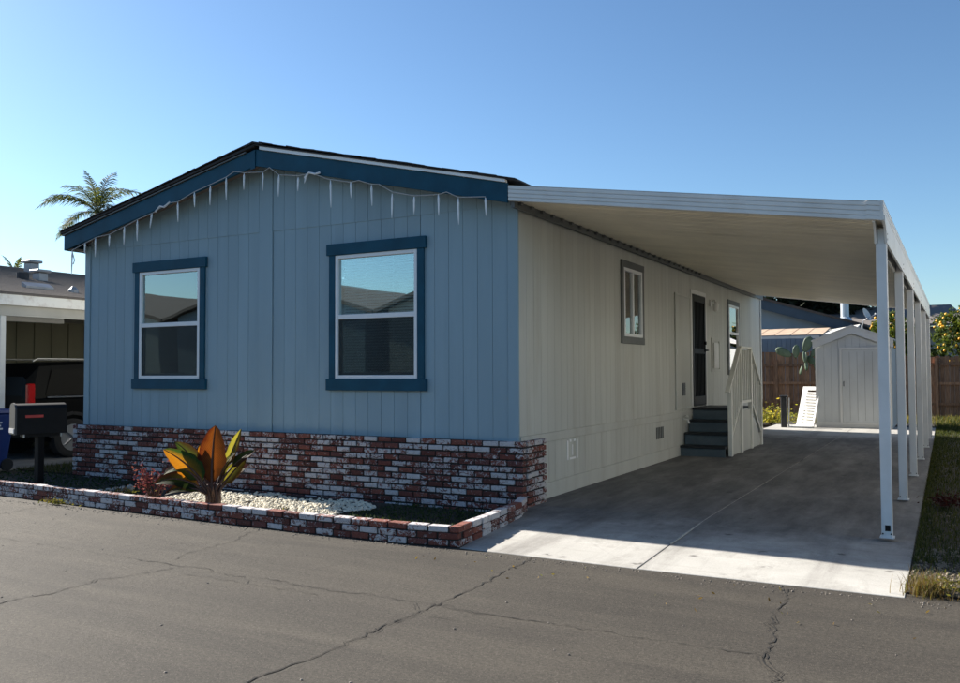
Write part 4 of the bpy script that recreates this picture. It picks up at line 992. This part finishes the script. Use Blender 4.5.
# ---- prickly pear
ca = thing('prickly_pear', 'prickly pear cactus with large green pads in front of back fence', 'cactus', (.25, 19.4, .01))
def pad(c, w_, h_, tilt, yaw_, m='cactus'):
    bm = bmesh.new(); bmesh.ops.create_icosphere(bm, subdivisions=2, radius=1)
    Mx = Matrix.Translation(Vector(c)-ORG[ca.name]) @ Matrix.Rotation(yaw_, 4, 'Z') @ Matrix.Rotation(tilt, 4, 'Y') @ Matrix.Diagonal((w_, .03, h_, 1))
    for v_ in bm.verts: v_.co.x *= (.72+.28*(v_.co.z+1)/2)
    bmesh.ops.transform(bm, matrix=Mx, verts=bm.verts); me = bpy.data.meshes.new('pad'); bm.to_mesh(me); bm.free(); me.materials.append(MAT[m])
    me.polygons.foreach_set('use_smooth', [True]*len(me.polygons)); o = bpy.data.objects.new('pad', me); col.objects.link(o); o.parent = ca
for c, w_, h_, ti, ya in [((1.0, 19.4, .28), .16, .30, 0, .3), ((1.02, 19.4, .80), .17, .28, .1, .6), ((.96, 19.4, 1.28), .17, .27, -.15, .2), ((.86, 19.4, 1.72), .15, .25, -.35, .3), ((.66, 19.4, 1.92), .14, .20, -1.0, -.5), ((.47, 19.4, 2.03), .17, .20, -.2, -1.0), ((.51, 19.4, 1.76), .12, .17, 3.0, -.9), ((.36, 19.4, 1.62), .07, .17, 3.6, -.7), ((.21, 19.4, 2.20), .13, .22, .1, .5), ((-.16, 19.4, 2.18), .16, .27, -1.15, .15), ((.55, 19.4, 2.42), .17, .27, .35, .3), ((.80, 19.4, 2.20), .14, .22, .7, .2)]: pad(c, w_, h_, ti, ya)
# ---- dark post and yellow plant by the house corner
dp = thing('dark_post', 'short black post standing past the corner of the house', 'post', (.40, 15.75, .045))
B('shaft', 'dark_post', dp, .33, .48, 15.68, 15.83, .045, .88, bevel=.01)
B('cap', 'dark_post', dp, .31, .50, 15.66, 15.85, .88, .92, bevel=.008)
MB().tube([(.53, 15.7, .05), (.55, 15.7, .86)], .02, 6).build('pipe', 'steel', dp)
yp = thing('yellow_plant', 'bushy yellow green plant at the foot of the back fence', 'plant', (-.25, 17.5, .02))
lv = MB(); stm = MB(); rg = random.Random(31)
for i in range(40):
    a = rg.uniform(0, 6.28); l = rg.uniform(.2, .55)
    stm.tube([(-.25, 17.5, .0), (-.25+math.cos(a)*l*.5, 17.5+math.sin(a)*l*.5, rg.uniform(.2, .4)), (-.25+math.cos(a)*l, 17.5+math.sin(a)*l, rg.uniform(.15, .5))], .006, 4)
for i in range(900): leafquad(lv, (-.25+rg.gauss(0, .28), 17.5+rg.gauss(0, .25), .10+abs(rg.gauss(0, .18))), rg.uniform(.03, .06))
stm.build('stems', 'bark', yp); lv.build('foliage', 'leaf_yellow', yp)
# ---- wooden fence
fn = thing('wood_fence', 'weathered brown board fence closing the back yard', 'fence', (1.5, 24, 0))
bm_ = None; rg = random.Random(5)
FBm = []
for k in range(4):
    mb = MB().box(-.068, .068, 0, .018, 0, 2.05)
    me = bpy.data.meshes.new('fence_board'); me.from_pydata(mb.v, [], mb.f); me.materials.append(MAT['fence_wood']); FBm.append(me)
x = -6.5; k = 0
while x < 9.5:
    o = inst('fence_board', FBm[k % 4], fn, (x, 24.0+rg.uniform(-.004, .004), .02+rg.uniform(-.02, .015)), (0, rg.uniform(-.006, .006), rg.uniform(-.02, .02)), (1, 1, (1.10 if x < 1 else 1.0)+rg.uniform(-.012, .012))); x += .143; k += 1
for z in (.45, 1.15, 1.80): B('rail', 'fence_wood', fn, -6.5, 9.5, 23.94, 23.985, z-.045, z+.045)
for i in range(7): B('fence_post', 'fence_wood', fn, -6.4+i*2.6, -6.3+i*2.6, 23.90, 23.997, 0, 2.0)

# ---- trees: clumped crowns of leaf-sized faces
def crown(rg_, blobs, n, size, mb=None):
    mb = mb or MB()
    tot = sum(b_[3]*b_[4]*b_[5] for b_ in blobs)
    for (cx, cy, czz, rx, ry, rz) in blobs:
        m_ = int(n*rx*ry*rz/tot)
        cl_ = [Vector((rg_.gauss(0, 1), rg_.gauss(0, 1), rg_.gauss(0, 1))).normalized()*(rg_.uniform(.35, 1)**.5) for _ in range(max(6, m_//26))]
        for i in range(m_):
            q = rg_.choice(cl_)+Vector((rg_.gauss(0, .13), rg_.gauss(0, .13), rg_.gauss(0, .13)))
            leafquad(mb, (cx+q.x*rx, cy+q.y*ry, czz+q.z*rz), size*rg_.uniform(.6, 1.3))
    return mb
def limbs(base, tips, r0):
    mb = MB(); base = Vector(base)
    for tp_ in tips:
        tp_ = Vector(tp_); md = base.lerp(tp_, .5)+Vector((rg.uniform(-.15, .15), rg.uniform(-.15, .15), .2))
        mb.tube([base, md, tp_], [r0*.6, r0*.4, r0*.12], 7)
    return mb
rg = random.Random(77)
def tree(name, label, base, th, r0, blobs, n, size, mat, fruits=0, group=None):
    t_ = thing(name, label, 'tree', base, group)
    b0 = Vector(base); top_ = b0+Vector((0, 0, th))
    mb = limbs(top_-Vector((0, 0, .1)), [(b_[0], b_[1], b_[2]) for b_ in blobs], r0)
    mb.tube([b0-Vector((0, 0, .1)), b0.lerp(top_, .5)+Vector((.04, .03, 0)), top_], [r0*1.25, r0, r0*.8], 9)
    mb.build('trunk', 'bark', t_, smooth=True)
    crown(rg, blobs, n, size).build('crown', mat, t_)
    for i in range(fruits):
        b_ = rg.choice(blobs); q = Vector((rg.gauss(0, 1), rg.gauss(0, 1)-.5, rg.gauss(0, 1))).normalized()*rg.uniform(.8, 1.05)
        r = rg.uniform(.042, .062)
        MB().ball((b_[0]+q.x*b_[3], b_[1]+q.y*b_[4], b_[2]+q.z*b_[5]), r, 1).build('fruit', 'fruit', t_, smooth=True)
    return t_
tree('citrus_tree', 'leafy citrus tree loaded with orange fruit above the back fence', (5.2, 26.2, 0), 1.3, .12,
     [(4.9, 26.0, 2.5, 1.0, .9, .85), (5.9, 26.2, 3.1, 1.1, 1, .9), (4.5, 26.3, 3.1, .55, .6, .6), (5.3, 26.4, 3.5, .8, .8, .6), (6.6, 26.5, 2.6, .9, .9, .8)], 8500, .085, 'leaf_citrus', 130)
tree('citrus_tree', 'smaller citrus tree with yellow fruit rising between shed roof and carport posts', (2.9, 26.8, 0), 1.4, .10,
     [(2.7, 26.8, 2.8, .75, .7, .8), (3.2, 26.8, 2.5, .7, .7, .7), (2.3, 26.9, 3.4, .5, .5, .45)], 3600, .085, 'leaf_citrus', 45)
tree('shade_tree', 'dense dark tree behind the house at the back', (-1.0, 41, 0), 3.0, .3,
     [(-3.5, 41, 6.0, 3.0, 2, 2.2), (-.6, 41, 6.0, 2.2, 2, 2.2), (-2.2, 41, 5.0, 2.4, 2, 1.6)], 9000, .22, 'leaf_dark')
tree('overhanging_tree', 'leafy tree beside the carport with one branch tip against the sky', (9.2, 15.0, 0), 3.0, .16,
     [(8.0, 14.6, 4.6, 1.5, 1.5, 1.2), (9.6, 15.4, 5.0, 1.7, 1.6, 1.3), (6.35, 14.2, 4.3, .55, .5, .35), (5.5, 14.1, 4.25, .32, .3, .18), (4.80, 14.0, 4.13, .17, .2, .10)], 4200, .075, 'leaf_citrus')

# ---- house behind
rh = thing('rear_house', 'blue grey house with dark fascia and grey roof beyond the fence', 'house', (-4, 34, 0))
rsl = (4.72-3.64)/(.75+2.68)
zf = lambda x: 4.72-(x+2.68)*rsl
MB().prism([(-9.5, 30.4, .0), (.9, 30.4, .0), (.9, 30.4, zf(.9)-.1), (-4.3, 30.4, zf(-4.3)-.1), (-9.5, 30.4, zf(.9)-.1)], (0, 10, 0)).build('wall', 'house_back', rh)
for i in range(24): B('siding_board', 'house_back', rh, -4.0+i*.2, -3.81+i*.2, 30.37, 30.398, .2, 3.45)
MB().prism([(-4.3, 29.95, zf(-4.3)-.42), (1.35, 29.95, zf(1.35)-.42), (1.35, 29.95, zf(1.35)), (-4.3, 29.95, zf(-4.3))], (0, .05, 0)).build('fascia_board', 'fascia_back', rh)
MB().prism([(-4.3, 29.9, zf(-4.3)+.003), (1.5, 29.9, zf(1.5)+.003), (1.5, 29.9, zf(1.5)+.10), (-4.3, 29.9, zf(-4.3)+.10)], (0, 11, 0)).build('roof', 'roof_far', rh)
MB().prism([(-4.3, 29.9, zf(-4.3)+.003), (-10.1, 29.9, zf(1.5)+.003), (-10.1, 29.9, zf(1.5)+.10), (-4.3, 29.9, zf(-4.3)+.10)], (0, 11, 0)).build('roof', 'roof_far', rh)
fl = MB().tube([(.56, 30.8, 3.3), (.56, 30.8, 5.1)], .17, 16).build('flue_pipe', 'pipe_grey', rh)
MB().tube([(.56, 30.8, 3.74), (.56, 30.8, 3.84), (.56, 30.8, 3.90)], [.30, .24, .17], 16).build('flashing', 'pipe_grey', fl)
rh2 = thing('grey_roofed_house', 'farther house with plain grey shingle roof behind the flue pipe', 'house', (2, 40, 0))
MB().box(-2.0, 5.2, 37.5, 46, 0, 3.7).build('wall', 'stucco_far', rh2)
MB().prism([(-2.4, 36.9, 3.70), (5.4, 36.9, 3.70), (4.6, 41.0, 4.85), (-1.8, 41.0, 4.85)], (0, 0, .12)).build('roof', 'shingles', rh2)
for x in (0.2, 2.8): B('window', 'glass_car', rh2, x, x+1.2, 37.46, 37.49, 1.2, 2.4)
# patio cover between fence and rear house
pc = thing('patio_cover', 'old patio cover with rusty tan roofing and white edge behind the fence', 'patio cover', (-2, 27, 0))
MB().prism([(-5, 26.4, 2.88), (.05, 26.4, 2.86), (.05, 26.4, 2.96), (-5, 26.4, 2.98)], (0, .05, 0)).build('edge_beam', 'patio_white', pc)
rg = random.Random(9)
for i in range(8):
    x = -4.6+i*.6
    MB().poly([(x, 26.38, 2.985), (x+.57, 26.38, 2.985), (x+.60+rg.uniform(0, .06), 28.6, 3.30+rg.uniform(0, .1)), (x+.02, 28.6, 3.32), (x, 26.38, 3.005), (x+.57, 26.38, 3.01), (x+.6, 28.6, 3.36), (x+.02, 28.6, 3.35)], [(0, 3, 2, 1), (4, 5, 6, 7), (0, 1, 5, 4), (2, 3, 7, 6), (0, 4, 7, 3), (1, 2, 6, 5)]).build('roofing_sheet', 'patio_tan', pc)
MB().prism([(.10, 26.6, 2.95), (1.3, 26.6, 3.10), (1.3, 29, 3.42), (.10, 29, 3.22)], (0, 0, .06)).build('roofing_sheet', 'patio_white', pc)
for x in (-4.8, -.05): B('post', 'patio_white', pc, x-.05, x+.05, 26.42, 26.52, 0, 2.87)
# satellite dish on the shed's back end
ds = thing('satellite_dish', 'grey satellite dish on a mast above the shed roof', 'satellite dish', (2.16, 18.9, .01))
MB().tube([(2.16, 18.9, 0), (2.16, 18.9, 2.9), (2.20, 18.9, 3.05)], .025, 8).build('mast', 'steel', ds)
bm = bmesh.new(); bmesh.ops.create_circle(bm, cap_ends=False, segments=20, radius=.01)
dn = Vector((.90, -.28, .42)).normalized(); q = dn.to_track_quat('Z', 'Y').to_matrix()
mb = MB(); rowsn = 6
for k in range(rowsn+1):
    rr = .23*k/rowsn
    for j in range(20):
        a = 2*math.pi*j/20; p = q @ Vector((rr*math.cos(a), rr*.9*math.sin(a), .9*rr*rr)); mb.v.append(tuple(Vector((2.27, 18.9, 3.25))+p))
for k in range(rowsn):
    for j in range(20): mb.f.append((k*20+j, k*20+(j+1) % 20, (k+1)*20+(j+1) % 20, (k+1)*20+j))
bm.free(); mb.build('reflector', 'dish_grey', ds, smooth=True)
MB().tube([Vector((2.16, 18.9, 3.05)), Vector((2.23, 18.9, 3.10)), Vector((2.27, 18.9, 3.25))+dn*.30+Vector((0, 0, -.12))], .012, 6).build('feed_arm', 'steel', ds)
MB().ball(Vector((2.27, 18.9, 3.25))+dn*.31+Vector((0, 0, -.11)), .035, 1).build('feed_horn', 'dish_grey', ds)

# ---- palms
def palm(label, cen_, R_, nf, seed, size=1.0):
    r = random.Random(seed); cen_ = Vector(cen_)
    t_ = thing('palm_tree', label, 'tree', (cen_.x, cen_.y, 0))
    MB().tube([(cen_.x, cen_.y, -.1), (cen_.x+.1, cen_.y, cen_.z*.5), tuple(cen_)], [.22, .16, .13], 10).build('trunk', 'palm_bark', t_, smooth=True)
    for k in range(nf):
        a = 2*math.pi*k/nf + r.uniform(-.25, .25); el = r.uniform(.0, 1.45); L = R_*r.uniform(.85, 1.1)
        d = Vector((math.cos(a)*math.cos(el), math.sin(a)*math.cos(el), math.sin(el)))
        pts = []; n = 14; p = cen_.copy(); dd_ = d.copy()
        for i in range(n+1):
            pts.append(p.copy()); p = p + dd_*L/n; dd_ = (dd_ + Vector((0, 0, -.105-.05*r.random()))).normalized()
        mb = MB().tube(pts, [.025*(1-.8*i/n) for i in range(n+1)], 4)
        for i in range(2, n):
            for sgn in (-1, 1):
                for e in range(3):
                    q_ = pts[i].lerp(pts[i+1], e/3); tdir = (pts[i+1]-pts[i]).normalized(); sd_ = tdir.cross(Z0)
                    sd_ = sd_.normalized() if sd_.length > .1 else Vector((1, 0, 0))
                    ln = L*.24*math.sin(math.pi*min(1, (i+e/3)/n*.9+.12))
                    v1 = (tdir*.75 + sd_*sgn*.8 + Vector((0, 0, r.uniform(-.35, .25)))).normalized(); e1 = q_+v1*ln*.55; e2 = q_+v1*ln + Vector((0, 0, -.30*ln))
                    wv_ = tdir*.022*size
                    mb.poly([q_-wv_, q_+wv_, e1+wv_, e1-wv_, e2], [(0, 1, 2, 3), (3, 2, 4)])
        mb.build('frond', 'leaf_palm', t_)
palm('feathery palm tree rising behind the left eave of the blue home', (-28.7, 16.1, 8.75), 2.7, 19, 12)
palm('small palm crown showing above the brown shingle roof', (-38.6, 18.7, 6.6), 1.5, 10, 8)

# ================================================================== SMALL THINGS ON THE GROUND
rg = random.Random(51)
gs = MB()
for i in range(24000):
    x = 4.08+1.5*rg.random()**1.8; y = -1.6+rg.random()**1.6*25
    if y < -.9 and rg.random() < .85: continue
    blade(gs, (x, y, .008), rg.uniform(.02, .07)*(1.6 if y > 15 else 1), .004+.0004*max(0, y), rg.uniform(.01, .05), 2)
tag(gs.build('lawn_grass', 'grass'), 'patchy lawn grass along the driveway edge', 'grass', kind='stuff')
ch = MB()
for i in range(2600):
    x = rg.uniform(4.08, 6.2); y = rg.uniform(-2.0, -.3) if rg.random() < .85 else rg.uniform(-1, 3)
    stone(ch, (x, y, .012), rg.uniform(.006, .022))
tag(ch.build('dirt_and_wood_chips', 'debris'), 'dirt clods and wood chips on the strip beside the driveway', 'mulch', kind='stuff')
wd_ = thing('dry_weed_clump', 'dry grassy weed clump growing at the driveway corner', 'weed', (4.2, -1.95, .01))
s = MB()
for i in range(430): blade(s, (4.20+rg.gauss(0, .075), -1.95+rg.gauss(0, .07), .0), rg.uniform(.04, .19), .0026, rg.uniform(.03, .16), 4)
s.build('dry_blades', 'grass_dry', wd_)
s = MB()
for i in range(170): leafquad(s, (4.32+rg.gauss(0, .07), -1.97+rg.gauss(0, .06), .05+abs(rg.gauss(0, .045))), rg.uniform(.012, .024))
s.build('green_leaves', 'leaf_weed', wd_)
wd_ = thing('curb_weed', 'small green weed sprouting where planter wall meets asphalt', 'weed', (-5.2, -2.17, 0))
s = MB()
for i in range(160): leafquad(s, (-5.2+rg.gauss(0, .13), -2.17-abs(rg.gauss(0, .03)), .02+abs(rg.gauss(0, .025))), rg.uniform(.012, .022))
s.build('leaves', 'leaf_weed', wd_)
s = MB()
for i in range(8): s.tube([(-5.2+rg.gauss(0, .05), -2.17, 0), (-5.2+rg.gauss(0, .1), -2.2, .05)], .003, 4)
s.build('stems', 'bark', wd_)
rp = thing('red_plant', 'small dark red plant in the shaded strip beside the driveway', 'plant', (4.33, 2.3, .01))
s = MB(); s2 = MB()
for i in range(9): s2.tube([(4.33, 2.3, 0), (4.33+rg.gauss(0, .08), 2.3+rg.gauss(0, .1), .15)], .004, 4)
for i in range(260): leafquad(s, (4.33+rg.gauss(0, .09), 2.3+rg.gauss(0, .13), .06+abs(rg.gauss(0, .06))), rg.uniform(.015, .03))
leafmat('leaf_maroon', (.03, .008, .008), (.05, .012, .012), (.07, .02, .018))
s2.build('stems', 'bark', rp); s.build('foliage', 'leaf_maroon', rp)
# small stuff along the planter and on the asphalt
db = MB()
for i in range(620):
    x = rg.uniform(-6.4, 4.4); y0 = -2.2 if x < .4 else -2.2
    stone(db, (x, y0-abs(rg.gauss(0, .07))-.02, .001), rg.uniform(.003, .011))
for i in range(110): stone(db, (rg.uniform(-6, 4.4), rg.uniform(-6.4, -2.3), .001), rg.uniform(.004, .012))
tag(db.build('grit', 'pebble'), 'loose grit and pebbles on the asphalt along planter and driveway', 'grit', kind='stuff')
dl_ = MB()
for i in range(34):
    x, y = (rg.uniform(.3, 2.2), rg.uniform(-3.0, -2.3)) if i < 14 else (rg.uniform(2.5, 4.6), rg.uniform(-3.2, -2.25))
    leafquad(dl_, (x, y, .012), rg.uniform(.008, .020), droop=.1)
tag(dl_.build('fallen_leaves', 'grass_dry'), 'a scatter of small dry leaves on the asphalt by the driveway', 'leaves', kind='stuff')
gb = MB()
for i in range(5000):
    x = rg.uniform(-3.5, 7); y = rg.uniform(17.4, 23.5) if x > 4 or x < 0 else rg.uniform(19, 23.5)
    blade(gb, (x, y, .01), rg.uniform(.05, .22), .012, rg.uniform(.02, .12), 2)
tag(gb.build('yard_grass', 'leaf_weed'), 'overgrown green weeds at the foot of the back fence', 'weeds', kind='stuff')
ng = MB()
for i in range(6000): blade(ng, (rg.uniform(-9.3, -7.9), rg.uniform(-.1, 6), .006), rg.uniform(.03, .08), .005, rg.uniform(.01, .05), 2)
tag(ng.build('side_lawn', 'grass'), 'strip of lawn between the blue home and neighbouring carport', 'grass', kind='stuff')

# ================================================================== HOMES ACROSS THE STREET (seen in the window glass)
def across(xc, lab, m):
    h_ = thing('opposite_home', lab, 'house', (xc, -24, 0), 'homes across the street')
    yf = -22.0; e_ = 1.15
    MB().prism([(xc-5.9, yf, 0), (xc+5.9, yf, 0), (xc+5.9, yf, 3.3+e_), (xc, yf, 5.0+e_), (xc-5.9, yf, 3.3+e_)], (0, -12, 0)).build('wall', m, h_)
    for sgn in (-1, 1):
        MB().prism([(xc+sgn*6.5, yf+.4, 3.08+e_), (xc, yf+.4, 5.05+e_), (xc, yf+.4, 5.22+e_), (xc+sgn*6.5, yf+.4, 3.25+e_)], (0, -12.8, 0)).build('roof', 'roof_far', h_)
    for dx in (-3.6, 2.0):
        w_ = B('window', 'glass_car', h_, xc+dx, xc+dx+1.6, yf+.01, yf+.04, 1.2, 2.6)
        for r in ((dx-.1, dx, 1.1, 2.7), (dx+1.6, dx+1.7, 1.1, 2.7), (dx, dx+1.6, 2.6, 2.7), (dx, dx+1.6, 1.1, 1.2)): B('frame', 'trim_white', w_, xc+r[0], xc+r[1], yf+.01, yf+.06, r[2], r[3])
    B('door', 'trim_grey', h_, xc-.5, xc+.5, yf+.01, yf+.05, .1, 2.2)
across(-11.2, 'beige gable home across the street facing the carport side', 'stucco_far')
across(-24.3, 'grey gable home across the street between its two neighbours', 'house_back')
across(-37.4, 'cream gable home across the street farthest along the row', 'patio_white')

# ================================================================== HOME NEXT DOOR, unseen, added to shade the slab and bounce light
nr = thing('unseen_next_door_home', 'unseen beige home added beside the driveway strip for shade and bounce', 'house', (10.5, 6, 0))
B('wall', 'patio_white', nr, 6.6, 14.2, -.6, 14.0, .0, 3.4)
for sgn in (-1, 1):
    MB().prism([(10.4+sgn*3.9, -.8, 3.40), (10.4, -.8, 4.2), (10.4, -.8, 4.32), (10.4+sgn*3.9, -.8, 3.52)], (0, 15.8, 0)).build('roof', 'roof_far', nr)
for y in (1.5, 6.2, 10.5):
    w_ = B('window', 'glass_car', nr, 6.57, 6.59, y, y+1.3, 1.3, 2.7)
    for r in ((y-.08, y, 1.22, 2.78), (y+1.3, y+1.38, 1.22, 2.78), (y, y+1.3, 2.7, 2.78), (y, y+1.3, 1.22, 1.3)): B('frame', 'trim_white', w_, 6.55, 6.59, *r)
